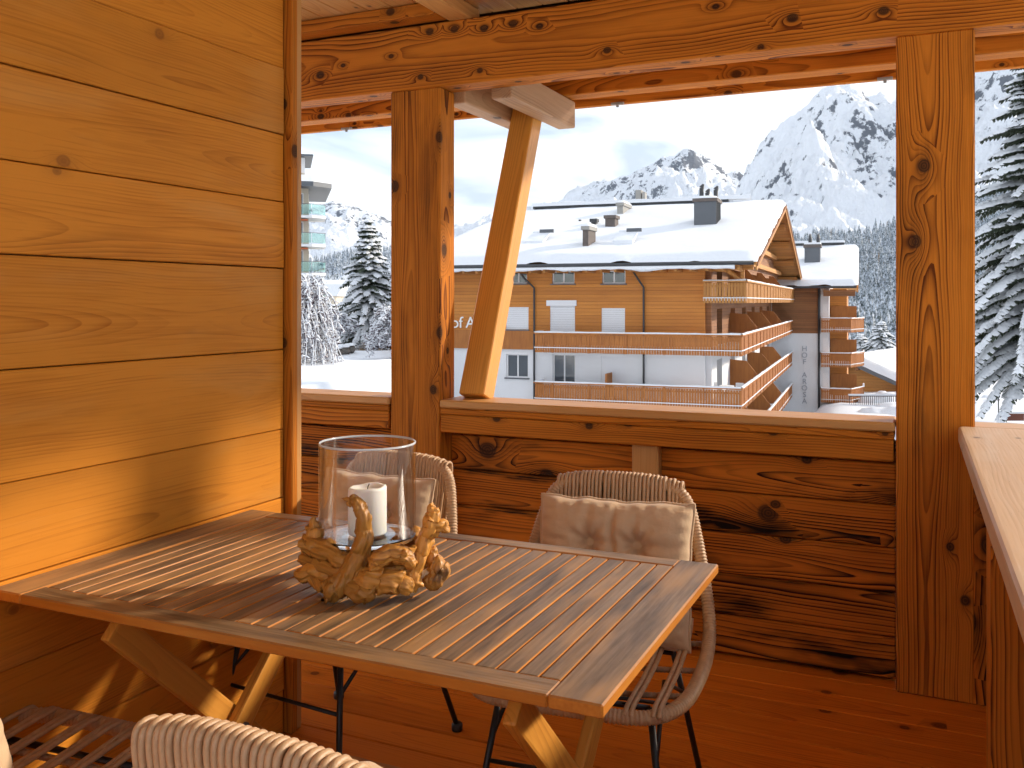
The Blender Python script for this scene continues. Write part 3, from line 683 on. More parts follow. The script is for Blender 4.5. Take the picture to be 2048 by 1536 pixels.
m = MB(); m.lathe([(0, .0), (GR - .012, .0), (GR - .003, .002), (GR, .009), (GR, .0118), (GR - t - .002, .0118), (GR - .016, .0095), (GR - .03, .011), (GR - .05, .0095), (0, .0105)], n); m.build('glass_base', 'thick_glass', gl, smooth=True)
m = MB(); prof = [(0, .001), (.0405, .001), (.042, .004), (.042, .096), (.0415, .100), (.039, .1035), (.035, .1025), (.029, .097), (.012, .095), (0, .095)]
m.lathe(prof, 40); vv = []
for p in m.v:
    p = Vector(p)
    if p.z > .08: p.z += .003 * noise.noise((p.x * 40, p.y * 40, 2)) + (.0025 * p.x / .04)
    vv.append(p)
m.v = vv
cd = m.build('pillar_candle', 'wax', None, Matrix.Translation(gc + Vector((.0, .0, .0125))), smooth=True); tag(cd, 'thick white pillar candle inside the glass cylinder', 'candle')
m = MB(); m.tube([(0, 0, .094), (.001, 0, .102), (.004, .001, .109)], .0012, 6); m.build('wick', 'wick', cd, smooth=True)
# ================================================================== terrain
def gdrop(lat, dep):
    """drop of the snow surface below the eye"""
    q = lat / max(dep, 1.)
    left = 2.05 + (dep - 20) * .028 if dep < 110 else 4.6 + (dep - 110) * .10
    mid = 11.0 if dep < 100 else 11.0 + (dep - 100) * .10
    right = 7.9 if dep < 70 else 7.9 + (dep - 70) * .06
    far = 4.9 if dep < 60 else 4.9 + (dep - 60) * .10
    a = sstep(-.125, -.075, q); b = sstep(.30, .345, q); c = sstep(.455, .49, q)
    g = left + (mid - left) * a; g = g + (right - g) * b; g = g + (far - g) * c
    near = sstep(4, 18, dep); g = 6.5 + (g - 6.5) * near if q > -.1 else 2.6 + (g - 2.6) * near
    w = Vector((lat * .12, dep * .12, 0)); g -= .35 * noise.noise(w) + .10 * noise.noise(w * 4)
    return g
v = []; f = []
deps = [-60, -30, -10, 0, 4] + [4 + 1.15 ** i * 2 for i in range(1, 34)] ; deps = [d for d in deps if d < 300] + [330, 420, 520]
fine = []
for a, b in zip(deps, deps[1:]):
    k = 3 if a > 8 else 1
    fine += [a + (b - a) * i / k for i in range(k)]
fine.append(deps[-1]); NQ = 150
for d in fine:
    for j in range(NQ + 1):
        q = -1.4 + 2.8 * j / NQ; sc_ = max(abs(d), 40) if d < 40 else d
        lat = q * sc_; dd = max(d, 4.)
        v.append(ld(lat, d, H - gdrop(lat * dd / sc_ if d < 40 else lat, dd)))
for i in range(len(fine) - 1):
    for j in range(NQ):
        a = i * (NQ + 1) + j; f.append([a, a + 1, a + NQ + 2, a + NQ + 1])
gme = mesh('ground', v, f); tag(me_obj('ground', gme, 'snow', None, None, True), kind='structure')

def ridge_range(name, D, near, prof, znear, seed, amp, cols, rows, rockt, jag=14., far=1.35):
    """mountain range as a height field: azimuth columns from prof (u, v of the crest), rows from the foot (near) over the crest (D) to the back"""
    u0, u1 = prof[0][0], prof[-1][0]; v = []; f = []; rk = []
    for i in range(cols + 1):
        u = u0 + (u1 - u0) * i / cols; q = (u - 1024) / F; vc = interp(prof, u)
        zc = H + (V0 - vc) / F * D
        for j in range(rows + 1):
            s = j / rows * far; dep = near + (D - near) * s
            lat = q * dep; p = Vector((lat, dep, 0)) * (1 / 420.) + Vector((seed, 0, 0))
            if s <= 1: hb = znear + (zc - znear) * (.35 * s + .65 * s ** 1.7)
            else: hb = zc - (zc - znear) * 1.5 * (s - 1) / (far - 1)
            env = math.sin(min(1, s) * math.pi * .86) ** 1.0 if s < 1 else .43
            rd = noise.ridged_multi_fractal(p, .9, 2.2, 6, 1.0, 2.0) - 1.0
            fb = noise.fractal(p * 2.3, .9, 2.1, 5)
            pj = Vector((lat, dep, 0)) / 60. + Vector((0, seed, 0))
            z = hb + amp * env * (rd * .75 + fb * .6 + .10 * noise.fractal(p * 9, .8, 2.1, 4)) + jag * (noise.fractal(pj, .8, 2.2, 4)) * sstep(.1, .75, s)
            if s > .9 and s <= 1.0: z = hb + (z - hb) * (1 - .55 * sstep(.9, 1.0, s))
            v.append(ld(lat, dep, z)); rk.append(rockt(u, s, z, rd))
    n = rows + 1
    for i in range(cols):
        for j in range(rows): f.append([i * n + j, (i + 1) * n + j, (i + 1) * n + j + 1, i * n + j + 1])
    me = mesh(name, v, f); at = me.attributes.new('rock', 'FLOAT', 'POINT'); at.data.foreach_set('value', rk)
    return tag(me_obj(name, me, 'mountain_rock', None, None, True), kind='structure')
# big pyramid to the right, its crest climbing on behind the corner post
PA = [(1380, 470), (1440, 440), (1478, 385), (1492, 352), (1506, 325), (1522, 296), (1548, 264), (1572, 238), (1592, 226), (1612, 204), (1640, 180), (1664, 171), (1690, 168), (1714, 172), (1736, 188), (1762, 194), (1800, 204),
      (1840, 190), (1890, 160), (1950, 140), (2010, 118), (2060, 95), (2200, 70), (2500, 130), (2900, 260)]
def rockA(u, s, z, rd):
    crest = sstep(.72, 1.0, s) * .16; foot = (1 - sstep(.05, .34, s)) * .10
    band = .13 * math.exp(-((s - .50 - (u - 1650) * .0009) / .06) ** 2) + .10 * math.exp(-((s - .73 - (u - 1650) * .0006) / .05) ** 2)
    return crest + foot + band - .19
ridge_range('mountain', 2700, 1500, PA, -60, 3.7, 140, 420, 240, rockA, 30.)
PB = [(700, 520), (800, 490), (905, 462), (945, 452), (1000, 446), (1060, 420), (1120, 398), (1172, 388), (1190, 374), (1215, 360), (1240, 346), (1270, 332), (1300, 319), (1330, 307), (1362, 297), (1385, 300), (1402, 311), (1426, 330), (1450, 346), (1478, 362), (1510, 380), (1570, 400), (1700, 420), (1900, 440)]
ridge_range('mountain', 4300, 2900, PB, 60, 9.1, 120, 330, 120, lambda u, s, z, rd: sstep(.60, 1.0, s) * .34 - .20 if u > 1165 else -.25, 34.)
PC = [(100, 520), (300, 470), (450, 452), (560, 432), (625, 418), (662, 411), (702, 413), (730, 421), (762, 430), (800, 446), (905, 470), (1000, 500)]
ridge_range('mountain', 3900, 2300, PC, -80, 15.3, 70, 240, 120, lambda u, s, z, rd: sstep(.70, 1.0, s) * .34 - .10, 18.)
# wooded foothills
def hill(name, near, D, prof, znear, seed, cols=90, rows=60):
    u0, u1 = prof[0][0], prof[-1][0]; v = []; f = []
    for i in range(cols + 1):
        u = u0 + (u1 - u0) * i / cols; q = (u - 1024) / F; zc = H + (V0 - interp(prof, u)) / F * D
        for j in range(rows + 1):
            s = j / rows * 1.2; dep = near + (D - near) * s
            v.append(ld(q * dep, dep, hz(q, dep, near, D, zc, znear, seed)))
    n = rows + 1
    for i in range(cols):
        for j in range(rows): f.append([i * n + j, (i + 1) * n + j, (i + 1) * n + j + 1, i * n + j + 1])
    return tag(me_obj(name, mesh(name, v, f), 'snow', None, None, True), kind='structure')
def hz(q, dep, near, D, zc, znear, seed):
    s = (dep - near) / (D - near)
    hb = znear + (zc - znear) * (.55 * s + .45 * s * s) if s <= 1 else zc - (zc - znear) * (s - 1) * .8
    return hb + 14 * noise.noise((q * dep / 130. + seed, dep / 130., 0)) * min(1, s * 3) * (1 - .7 * sstep(.8, 1, s))
def conifers(name, near, D, prof, znear, seed, n, urange, hgt, mat, dens, label):
    rnd = random.Random(seed * 7 + 1); v = []; f = []
    while n > 0:
        u = rnd.uniform(*urange); s = rnd.random() ** .75; dep = near + (D - near) * s; q = (u - 1024) / F
        if rnd.random() > dens(u, s): n -= .25; continue
        zc = H + (V0 - interp(prof, u)) / F * D; z = hz(q, dep, near, D, zc, znear, seed)
        h = rnd.uniform(*hgt); r = h * rnd.uniform(.15, .21); c = ld(q * dep, dep, z); sd_ = 6
        for k in range(4):
            zb = h * (.10 + .22 * k); zt = min(h, zb + h * .42); rb = r * (1 - .23 * k); b0 = len(v); ph = rnd.random() * 6
            for i in range(sd_):
                an = ph + 2 * math.pi * i / sd_; rr_ = rb * rnd.uniform(.7, 1.2)
                v.append(c + Vector((math.cos(an) * rr_, math.sin(an) * rr_, zb + h * rnd.uniform(-.03, .03))))
            v.append(c + Vector((0, 0, zt)))
            for i in range(sd_): f.append([b0 + i, b0 + (i + 1) % sd_, b0 + sd_])
        n -= 1
    o = me_obj(name, mesh(name, v, f), mat); tag(o, label, 'forest', None, 'stuff'); return o
HR = [(1300, 560), (1450, 520), (1560, 500), (1640, 482), (1720, 474), (1800, 462), (1880, 440), (1960, 400), (2048, 360), (2200, 330), (2500, 340)]
hill('hill', 380, 1500, HR, -45, 2.3)
conifers('forest', 380, 1500, HR, -45, 2.3, 9500, (1480, 2230), (10, 31), 'conifer_far', lambda u, s: 1 if s < .8 else 1 - (s - .8) * 3, 'blue shaded snowy forest covering the slope right of the hotel')
conifers('larch_wood', 380, 1500, HR, -45, 2.3, 240, (1600, 2080), (14, 24), 'larch_far', lambda u, s: 1 if s > .55 else .1, 'bare brownish larches scattered along the upper forest edge')
HL = [(250, 500), (450, 520), (560, 530), (620, 538), (680, 524), (740, 512), (800, 505), (905, 520), (1000, 560), (1100, 590)]
hill('hill', 420, 1700, HL, -32, 6.1)
conifers('forest', 420, 1700, HL, -32, 6.1, 2800, (540, 930), (10, 26), 'conifer_far', lambda u, s: 1 if s < .38 else (.10 if s < .72 else .7), 'grey-blue snowy forest on the hillside beyond the left spruce')

# ================================================================== hotel
B_ = R(20.7); HO = ld(9.99, 47.92, H)
hot = thing('hotel', HO, A - B_, 'large wood and white plaster hotel with snowy roof and long balconies', 'hotel')
HMi = W[hot].inverted()
def hplane(u, v, y):
    """pixel -> hotel-local point on the plane y = const"""
    o = HMi @ Vector((0, 0, H)); d = (HMi @ px(u, v, 10.)) - o; t = (y - o.y) / d.y; return o + d * t
def hx(u, y): return hplane(u, 603, y).x
def wall_open(x0, x1, z0, z1, ops, y0, y1, flip=False):
    """wall slab with rectangular openings, as cells of a grid"""
    xs = sorted({x0, x1, *[q for o in ops for q in o[:2]]}); zs = sorted({z0, z1, *[q for o in ops for q in o[2:]]}); m = MB()
    for a, b in zip(xs, xs[1:]):
        run = None
        for c, d in zip(zs, zs[1:]):
            if any(o[0] <= a + 1e-6 and o[1] >= b - 1e-6 and o[2] <= c + 1e-6 and o[3] >= d - 1e-6 for o in ops):
                if run: m.box(a, b, y0, y1, *run); run = None
            else: run = (run[0], d) if run else (c, d)
        if run: m.box(a, b, y0, y1, *run)
    bm = bmesh.new(); me = mesh('w', m.v, m.f); bm.from_mesh(me); bmesh.ops.remove_doubles(bm, verts=bm.verts, dist=1e-4)
    # drop inner double faces
    seen = {}
    for fc in bm.faces: seen.setdefault(tuple(sorted(vv.index for vv in fc.verts)), []).append(fc)
    bmesh.ops.delete(bm, geom=[q for l in seen.values() if len(l) > 1 for q in l], context='FACES'); bm.to_mesh(me); bm.free(); me.update(); return me
def window(par, x0, x1, z0, z1, y, mull=True, sill=True, frame='white_paint'):
    w = MB(); t = .07
    w.box(x0, x1, y, y + .07, z0, z0 + t); w.box(x0, x1, y, y + .07, z1 - t, z1); w.box(x0, x0 + t, y, y + .07, z0 + t, z1 - t); w.box(x1 - t, x1, y, y + .07, z0 + t, z1 - t)
    if mull: xm = (x0 + x1) / 2; w.box(xm - .04, xm + .04, y + .005, y + .06, z0 + t, z1 - t)
    o = w.build('window', frame, par)
    MB().box(x0 + t * .5, x1 - t * .5, y + .03, y + .045, z0 + t * .5, z1 - t * .5).build('pane', 'pane', o)
    if sill: MB().box(x0 - .08, x1 + .08, y - .22, y + .02, z0 - .07, z0 - .005).build('sill', 'metal_grey', o)
    return o
XL = -15.6
def rect(u0, u1, v0, v1): a = hplane(u0, v0, 0); b = hplane(u1, v1, 0); return (a.x, b.x, b.z, a.z)
attic = [rect(1018, 1054, 541, 567), rect(1104, 1149, 541, 567), rect(1204, 1251, 541, 567)]
mids = [rect(1012, 1057, 614, 659), rect(1100, 1150, 610, 668), rect(1203, 1250, 616, 668)]
lows = [rect(1012, 1056, 708, 756), rect(1105, 1150, 708, 768), rect(1202, 1250, 712, 768)]
att = [(a, b, c, min(d, 1.66)) for a, b, c, d in attic]
me_obj('wall', wall_open(XL, 0, -2.62, 1.72, att + mids, 0, .3), 'facade_wood', hot, None, False, False)
me_obj('wall', wall_open(XL, 0, -10.4, -2.62, lows, .03, .33), 'plaster', hot, None, False, False)
MB().box(XL, -8.9, -.10, -.003, -2.66, -1.62).build('apron_boards', 'slat_wood', hot)
for r in att: window(hot, *r, .12)
for i, r in enumerate(mids):
    o = MB(); x0, x1, z0, z1 = r; n = 12
    for k in range(n): o.box(x0, x1, .04 + .006 * (k % 2), .10, z0 + (z1 - z0) * k / n, z0 + (z1 - z0) * (k + 1) / n - .006)
    q = o.build('roller_shutter', 'shutter_white', hot)
    if i == 1: MB().box(x0 - .18, x1 + .1, -.10, .03, z1 - .05, z1 + .26).build('shutter_box', 'shutter_white', q)
    else: MB().box(x0 - .06, x1 + .06, -.12, .03, z0 - .07, z0 - .005).build('sill', 'metal_grey', q)
for i, r in enumerate(lows):
    if i < 2: window(hot, *r, .16, sill=(i == 0))
    else:
        x0, x1, z0, z1 = r; MB().box(x0, x1, .08, .14, z0, z1).build('roller_shutter', 'shutter_white', hot)
    MB().box(r[0] - .06, r[1] + .06, -.02, .028, r[3] + .003, r[3] + .10).build('lintel', 'white_paint', hot)
# interior behind windows
MB().box(XL + .4, -.4, .7, .75, -10, 1.6).build('inner_wall', 'inside', hot)
# side (gable) wall, recessed behind the deep balconies
YB = 34.6
gop = []
for k in range(6):
    for zf in (-7.95, -5.25, -2.5, .15):
        gop.append((2.2 + 5.6 * k, 4.2 + 5.6 * k, zf, zf + 2.1))
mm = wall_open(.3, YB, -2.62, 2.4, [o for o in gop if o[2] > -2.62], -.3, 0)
RX = Matrix.Rotation(R(90), 4, 'Z')
me_obj('wall', mm, 'facade_dark', hot, RX, False, False)
me_obj('wall', wall_open(.33, YB, -10.4, -2.62, [o for o in gop if o[2] < -2.62], -.3, 0), 'plaster', hot, RX, False, False)
for o_ in gop:
    a, b, c, d = o_; w = MB(); w.box(-.16, -.08, a, a + .1, c, d); w.box(-.16, -.08, b - .1, b, c, d); w.box(-.16, -.08, (a + b) / 2 - .05, (a + b) / 2 + .05, c, d); w.box(-.16, -.08, a + .1, b - .1, d - .1, d)
    q = w.build('window', 'white_paint', hot); MB().box(-.14, -.11, a + .05, b - .05, c, d - .05).build('pane', 'pane', q)
MB().box(-.05, .06, .34, 1.6, -5.2, -3.0).build('corner_window', 'white_paint', hot)
# balconies
def balcony(par, path, zb, h, gap, mat, slab, deep_in, thick=.18, snow=.10, name='balcony'):
    """rail along path (list of xy), slats below a handrail; slab polygon underneath"""
    sm = MB(); sb = slab; n = len(sb); v0 = len(sm.v)
    for z in (zb + .12, zb + .12 + thick):
        for p in sb: sm.v.append((p[0], p[1], z))
    sm.f.append(list(range(n))[::-1]); sm.f.append(list(range(n, 2 * n)))
    for i in range(n): sm.f.append([i, (i + 1) % n, n + (i + 1) % n, n + i])
    root = sm.build(name, 'plaster', par)
    sl_, rl_, sn, sn2 = MB(), MB(), MB(), MB()
    for (a, b) in zip(path, path[1:]):
        a = Vector((*a, 0)); b = Vector((*b, 0)); e = (b - a); L = e.length; e.normalize(); nn = Vector((e.y, -e.x, 0)); gp = gap if abs(e.x) > .7 else gap + .045; k = int(L / (.115 + gp)); st = L / k
        for i in range(k):
            c = a + e * (st * (i + .5)); sl_.obox(c + EZ * (zb + h * .47), e, nn, EZ, st - gp, .03, h * .94)
        c = (a + b) / 2
        rl_.obox(c + EZ * (zb + h), e, nn, EZ, L + .1, .16, .07); rl_.obox(c - nn * .05 + EZ * (zb + .20), e, nn, EZ, L, .06, .09); rl_.obox(c - nn * .05 + EZ * (zb + h * .8), e, nn, EZ, L, .06, .09)
        for q in range(int(L / 2.0)):
            c2 = a + e * (2.0 * (q + .5)); rl_.obox(c2 + nn * .03 + EZ * (zb + h * .48), e, nn, EZ, .09, .05, h * .98)
        m_ = max(2, int(L / .45)); last = None
        for i in range(m_ + 1):           # lumpy snow on the handrail
            c2 = a + e * (L * i / m_); t_ = snow * (.75 + .5 * noise.noise(c2 * 1.3 + Vector((zb, 0, 0)))); w_ = .17 + .05 * noise.noise(c2 * 2.)
            row = [c2 + nn * w_ * .5, c2 + nn * w_ * .42 + EZ * t_ * .8, c2 + EZ * t_, c2 - nn * w_ * .42 + EZ * t_ * .8, c2 - nn * w_ * .5]
            b0 = len(sn.v); sn.v += [r_ + EZ * (zb + h + .032) for r_ in row]
            if last is not None:
                for j in range(4): sn.f.append([last + j, last + j + 1, b0 + j + 1, b0 + j])
            last = b0
        sn2.obox(c + nn * .012 + EZ * (zb + .268), e, nn, EZ, L, .10, .045)
    for o, nm, mt in ((sl_, 'slat_row', mat), (sn2, 'ledge_snow', 'snow_fine')): tag(o.build(nm, mt, root), kind='stuff')
    tag(rl_.build('rail_frame', mat, root), kind='stuff'); sn.build('rail_snow', 'snow_fine', root, smooth=True)
    # snow on the balcony floor
    fs = MB(); n = len(sb); fs.v = [(p[0] * .995, p[1], zb + .12 + thick + .05) for p in sb]; fs.f = [list(range(n))]; fs.build('floor_snow', 'snow_fine', root)
    return root
xb = -8.86; FX = 2.0; FY = -1.3
for zb, h, front in ((-2.73, 1.03, 1), (-5.46, 1.10, 1), (-8.18, 1.10, 1)):
    balcony(hot, [(xb, -.02), (xb, FY), (FX, FY), (FX, YB - .1)], zb, h, .022, 'slat_wood', [(xb, .0), (xb, FY), (FX, FY), (FX, YB - .1), (0.02, YB - .1), (0.02, 0)], 0)
balcony(hot, [(.0, -.55), (FX + .15, -.55), (FX + .15, YB - .1)], -.08, 1.10, .035, 'slat_bright', [(.0, .0), (.0, -.55), (FX + .15, -.55), (FX + .15, YB - .1), (.02, YB - .1)], 0)
# partitions between the balconies
for zf in (-8.0, -5.25, -2.5, .18):
    for k in range(3):
        y = 7.5 + 8.8 * k; m = MB(); m.v = [(.05, y, zf), (1.85, y, zf), (1.85, y, zf + 1.0), (1.25, y, zf + 1.75), (.05, y, zf + 1.85)]; m.v += [(a, b + .08, c) for a, b, c in m.v]
        m.f = [[0, 1, 2, 3, 4], [9, 8, 7, 6, 5]] + [[i, i + 5, (i + 1) % 5 + 5, (i + 1) % 5] for i in range(5)]; m.build('partition', 'slat_wood', hot)
MB().box(-5.0, -4.92, -1.2, -.02, -5.2, -3.8).build('partition', 'slat_wood', hot)
# downpipes
def pipe(pts, r=.055):
    m = MB(); m.tube(pts, r, 8); m.build('downpipe', 'metal_dark', hot, smooth=True)
for u, ua in ((1068, 1048), (1287, 1272)):
    x = hx(u, -.15); xa = hx(ua, -.15); pipe([(xa, -1.0, 1.75), (xa, -.6, 1.5), (xa + .1, -.3, 1.25), (x, -.12, .75), (x, -.12, -2.0), (x, -.12, -9)])
# roof
XR0, XR1, YE, YR, ZE, ZR = -16.7, 2.75, -1.75, 16.7, 1.80, 6.42
def roof(par, x0, x1, ye, yr, ze, zr, yb, nm, th=.40, verge=.0, seed=0.):
    m = MB(); d = .16
    for (ya, za, yc, zc) in ((ye, ze, yr, zr), (yb, ze + (zr - ze) * (1 - (yb - yr) / (yr - ye)) if False else ze, yr, zr)):
        b0 = len(m.v); m.v += [(x0, ya, za), (x1, ya, za), (x1, yc, zc), (x0, yc, zc), (x0, ya, za + d), (x1, ya, za + d), (x1, yc, zc + d), (x0, yc, zc + d)]
        for q in ((3, 2, 1, 0), (4, 5, 6, 7), (0, 1, 5, 4), (1, 2, 6, 5), (3, 0, 4, 7)): m.f.append([b0 + i for i in q])
    r = m.build('roof', 'facade_pale', par)
    nx, ny = 70, 60; s = MB()
    for j in range(ny + 1):
        y = ye - .12 + (yb - ye + .24) * j / ny
        zz = ze + (zr - ze) * (1 - abs(y - yr) / (yr - ye)) if y < yr else ze + (zr - ze) * (1 - (y - yr) / (yb - yr))
        for i in range(nx + 1):
            x = x0 - .1 + (x1 - x0 + .2) * i / nx
            e = min(x - (x0 - .1), (x1 + .1) - x, y - (ye - .12), (yb + .12) - y)
            nz_ = noise.noise((x * .16 + seed, y * .16, 0)) * .12 + noise.noise((x * .5, y * .5 + seed, 4)) * .05; e += .16 * noise.noise((x * .9 + seed, y * .9, 9)); rd_ = 1 - (1 - max(0, min(1, e / .55))) ** 2.6
            round_ = -.12 * math.exp(-((y - yr) / .9) ** 2)
            s.v.append((x, y, zz + d + .02 + (th + nz_) * rd_ + round_))
    for j in range(ny):
        for i in range(nx): a = j * (nx + 1) + i; s.f.append([a, a + 1, a + nx + 2, a + nx + 1])
    s.build('roof_snow', 'snow', r, smooth=True)
    return r
rf = roof(hot, XR0, XR1, YE, YR, ZE, ZR, 2 * YR - YE, 'roof', seed=2.)
# gutter, lower snow lip, rafter tails
m = MB(); m.tube([(XR0, YE - .10, ZE + .10), (XR1 - .1, YE - .10, ZE + .10)], .10, 8); m.build('gutter', 'metal_dark', rf, smooth=True)
m = MB(); n = 150; last = None
for i in range(n + 1):
    x = XR0 + (XR1 - 1.0 - XR0) * i / n; t = .13 + .16 * noise.noise((x * .55, 3, 1)) + .07 * noise.noise((x * 1.9, 1, 1)); t = max(.05, t)
    b0 = len(m.v); m.v += [(x, YE - .12, ZE + .02), (x, YE - .20, ZE - .05), (x, YE - .14, ZE - .05 - t), (x, YE + .02, ZE - .02 - t * .5), (x, YE + .02, ZE)]
    if last is not None:
        for j in range(4): m.f.append([last + j, b0 + j, b0 + j + 1, last + j + 1])
    last = b0
m.build('eave_snow', 'snow_fine', rf, smooth=True)
for i in range(24):
    x = XR0 + .6 + i * .78; MB().box(x, x + .13, YE + .05, .0, ZE - .26 + (.0), ZE - .02).build('rafter_tail', 'facade_pale', rf)
# gable front: wall triangle, stepped beams, verge boards
def zroof(y): return ZE + (ZR - ZE) * (1 - abs(y - YR) / (YR - YE))
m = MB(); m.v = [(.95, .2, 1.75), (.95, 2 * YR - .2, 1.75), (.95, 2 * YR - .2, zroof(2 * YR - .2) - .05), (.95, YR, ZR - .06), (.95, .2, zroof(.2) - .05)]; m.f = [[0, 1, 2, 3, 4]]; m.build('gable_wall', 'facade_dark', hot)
for k, (y0, w) in enumerate(((-.6, .35), (4.5, .3), (9.2, .3), (13.4, .3), (16.55, .34), (20, .3), (24, .3), (28.8, .3), (33.5, .35))):
    zt = zroof(y0 + (w if y0 > YR else 0)) - .03; MB().box(-.4, XR1 - .25, y0, y0 + w, zt - .45, zt).build('purlin', 'facade_pale', hot)
for zz, xx in ((2.2, 1.14), (3.3, 1.14), (4.4, 1.14)):
    dy = (ZR - zz) / (ZR - ZE) * (YR - YE) * .93; MB().box(xx - .15, xx + .15, YR - dy, YR + dy, zz, zz + .32).build('tie_beam', 'facade_pale', hot)
for s in (-1, 1):
    a = Vector((XR1 + .02, YR + s * (YR - YE), ZE - .12)); b = Vector((XR1 + .02, YR, ZR - .12)); e = (b - a).normalized(); m = MB()
    m.obox((a + b) / 2, e, EX, e.cross(EX), (b - a).length, .07, .34); m.build('verge_board', 'slat_bright', rf)
    m = MB(); m.obox((a + b) / 2 + Vector((.06, 0, .12)), e, EX, e.cross(EX), (b - a).length, .05, .14); m.build('verge_trim', 'facade_dark', rf)
for y in (-.35, 33.9):
    MB().box(1.85, 2.03, y, y + .18, 1.0, zroof(y) - .05).build('gable_post', 'facade_pale', hot)
# soffit lining and brace at the near corner
m = MB(); m.tube([(1.9, -.3, 1.05), (1.2, -.3, 1.6), (.2, -.3, 1.72)], .13, 6); m.build('corner_brace', 'slat_bright', hot)
# roof furniture
def on_roof(u, v):
    o = HMi @ Vector((0, 0, H)); d = (HMi @ px(u, v, 10.)) - o
    # plane z = ZE + .58 + k (y - YE)
    k = (ZR - ZE) / (YR - YE); c = ZE + .56 - k * YE; t = (c + k * o.y - o.z) / (d.z - k * d.y); return o + d * t
def chim(u0, u1, vtop, vbase, mat, depth, cap='snow_fine', name='chimney', capmat=None):
    p = on_roof((u0 + u1) / 2, vbase); o = HMi @ Vector((0, 0, H)); dep = (W[hot] @ p).dot(CF); w = (u1 - u0) / F * dep; h = (vbase - vtop) / F * dep
    q = MB().box(p.x - w / 2, p.x + w / 2, p.y, p.y + depth, p.z - .6, p.z + h).build(name, mat, rf)
    if capmat: MB().box(p.x - w / 2 - .08, p.x + w / 2 + .08, p.y - .08, p.y + depth + .08, p.z + h - .18, p.z + h + .02).build('chimney_cap', capmat, q)
    if cap:
        m = MB(); n = 10
        for i in range(n + 1):
            for j in range(n + 1):
                a, b = -1 + 2 * i / n, -1 + 2 * j / n; e = (1 - abs(a) ** 4) * (1 - abs(b) ** 4)
                m.v.append((p.x + a * (w / 2 + .1), p.y + depth / 2 + b * (depth / 2 + .1), p.z + h + .022 + .2 * e ** .6))
        for i in range(n):
            for j in range(n): k = i * (n + 1) + j; m.f.append([k, k + n + 1, k + n + 2, k + 1])
        m.build('chimney_snow', cap, q, smooth=True)
    return q, p, w, h
q, p, w, h = chim(1388, 1432, 397, 449, 'metal_grey', 1.9, 'snow_fine', 'chimney', 'brick_chimney')
for k in range(6): MB().box(p.x + w / 2 + .003, p.x + w / 2 + .03, p.y + .1 + k * .3, p.y + .16 + k * .3, p.z - .5, p.z + h - .2).build('cladding_rib', 'metal_dark', q)
for dx, hh in ((-.35, .75), (.0, .45), (.5, .6)):
    m = MB(); m.tube([(p.x + dx, p.y + .9, p.z + h), (p.x + dx, p.y + .9, p.z + h + hh)], .13, 8); m.tube([(p.x + dx, p.y + .9, p.z + h + hh), (p.x + dx + .12, p.y + .9, p.z + h + hh + .22)], [.17, .05], 8); m.build('flue_pipe', 'metal_dark', q)
chim(1165, 1177, 453, 493, 'brick_chimney', 1.5, 'snow_fine', 'chimney', 'concrete'); chim(1210, 1230, 431, 454, 'brick_chimney', .9, None, 'chimney', 'brick_chimney'); chim(1234, 1246, 406, 428, 'concrete', 2.2, 'snow_fine', 'chimney', 'concrete')
chim(1271, 1282, 380, 402, 'concrete', 1.0, None, 'chimney'); chim(1284, 1290, 384, 402, 'concrete', .6, None, 'vent_box'); chim(1182, 1192, 438, 451, 'metal_dark', .4, None, 'vent_box', 'metal_dark'); chim(1157, 1161, 439, 444, 'metal_dark', .2, None, 'vent_box')
for u, v in ((1066, 488), (1244, 487)):
    p = on_roof(u, v); m = MB()
    m.v = [(p.x - .55, p.y, p.z - .1), (p.x + .6, p.y, p.z - .1), (p.x + .6, p.y + 1.6, p.z + .85), (p.x - .55, p.y + 1.6, p.z + .85), (p.x - .55, p.y, p.z + .18), (p.x + .6, p.y, p.z + .18), (p.x + .6, p.y + 1.6, p.z + .80), (p.x - .55, p.y + 1.6, p.z + .80)]
    m.f = [[0, 1, 5, 4], [1, 2, 6, 5], [2, 3, 7, 6], [3, 0, 4, 7], [4, 5, 6, 7]]; q = m.build('skylight', 'snow_fine', rf); MB().box(p.x - .1, p.x + .75, p.y + 1.45, p.y + 1.62, p.z + .75, p.z + .95).build('skylight_hood', 'metal_grey', q)
m = MB(); m.box(XR0 + 1.5, 1.6 - 2.6, YR - .35, YR + .35, ZR + .45, ZR + .62); m.build('ridge_vent', 'metal_dark', rf)
m = MB(); last = None
for i in range(61):
    x = XR0 + 1.4 + (15.8) * i / 60; t = .30 + .08 * noise.noise((x * .6, 0, 5)); b0 = len(m.v); m.v += [(x, YR - .45, ZR + .60), (x, YR - .40, ZR + .60 + t * .8), (x, YR, ZR + .60 + t), (x, YR + .45, ZR + .6)]
    if last is not None:
        for j in range(3): m.f.append([last + j, b0 + j, b0 + j + 1, last + j + 1])
    last = b0
m.build('ridge_snow', 'snow_fine', rf, smooth=True)
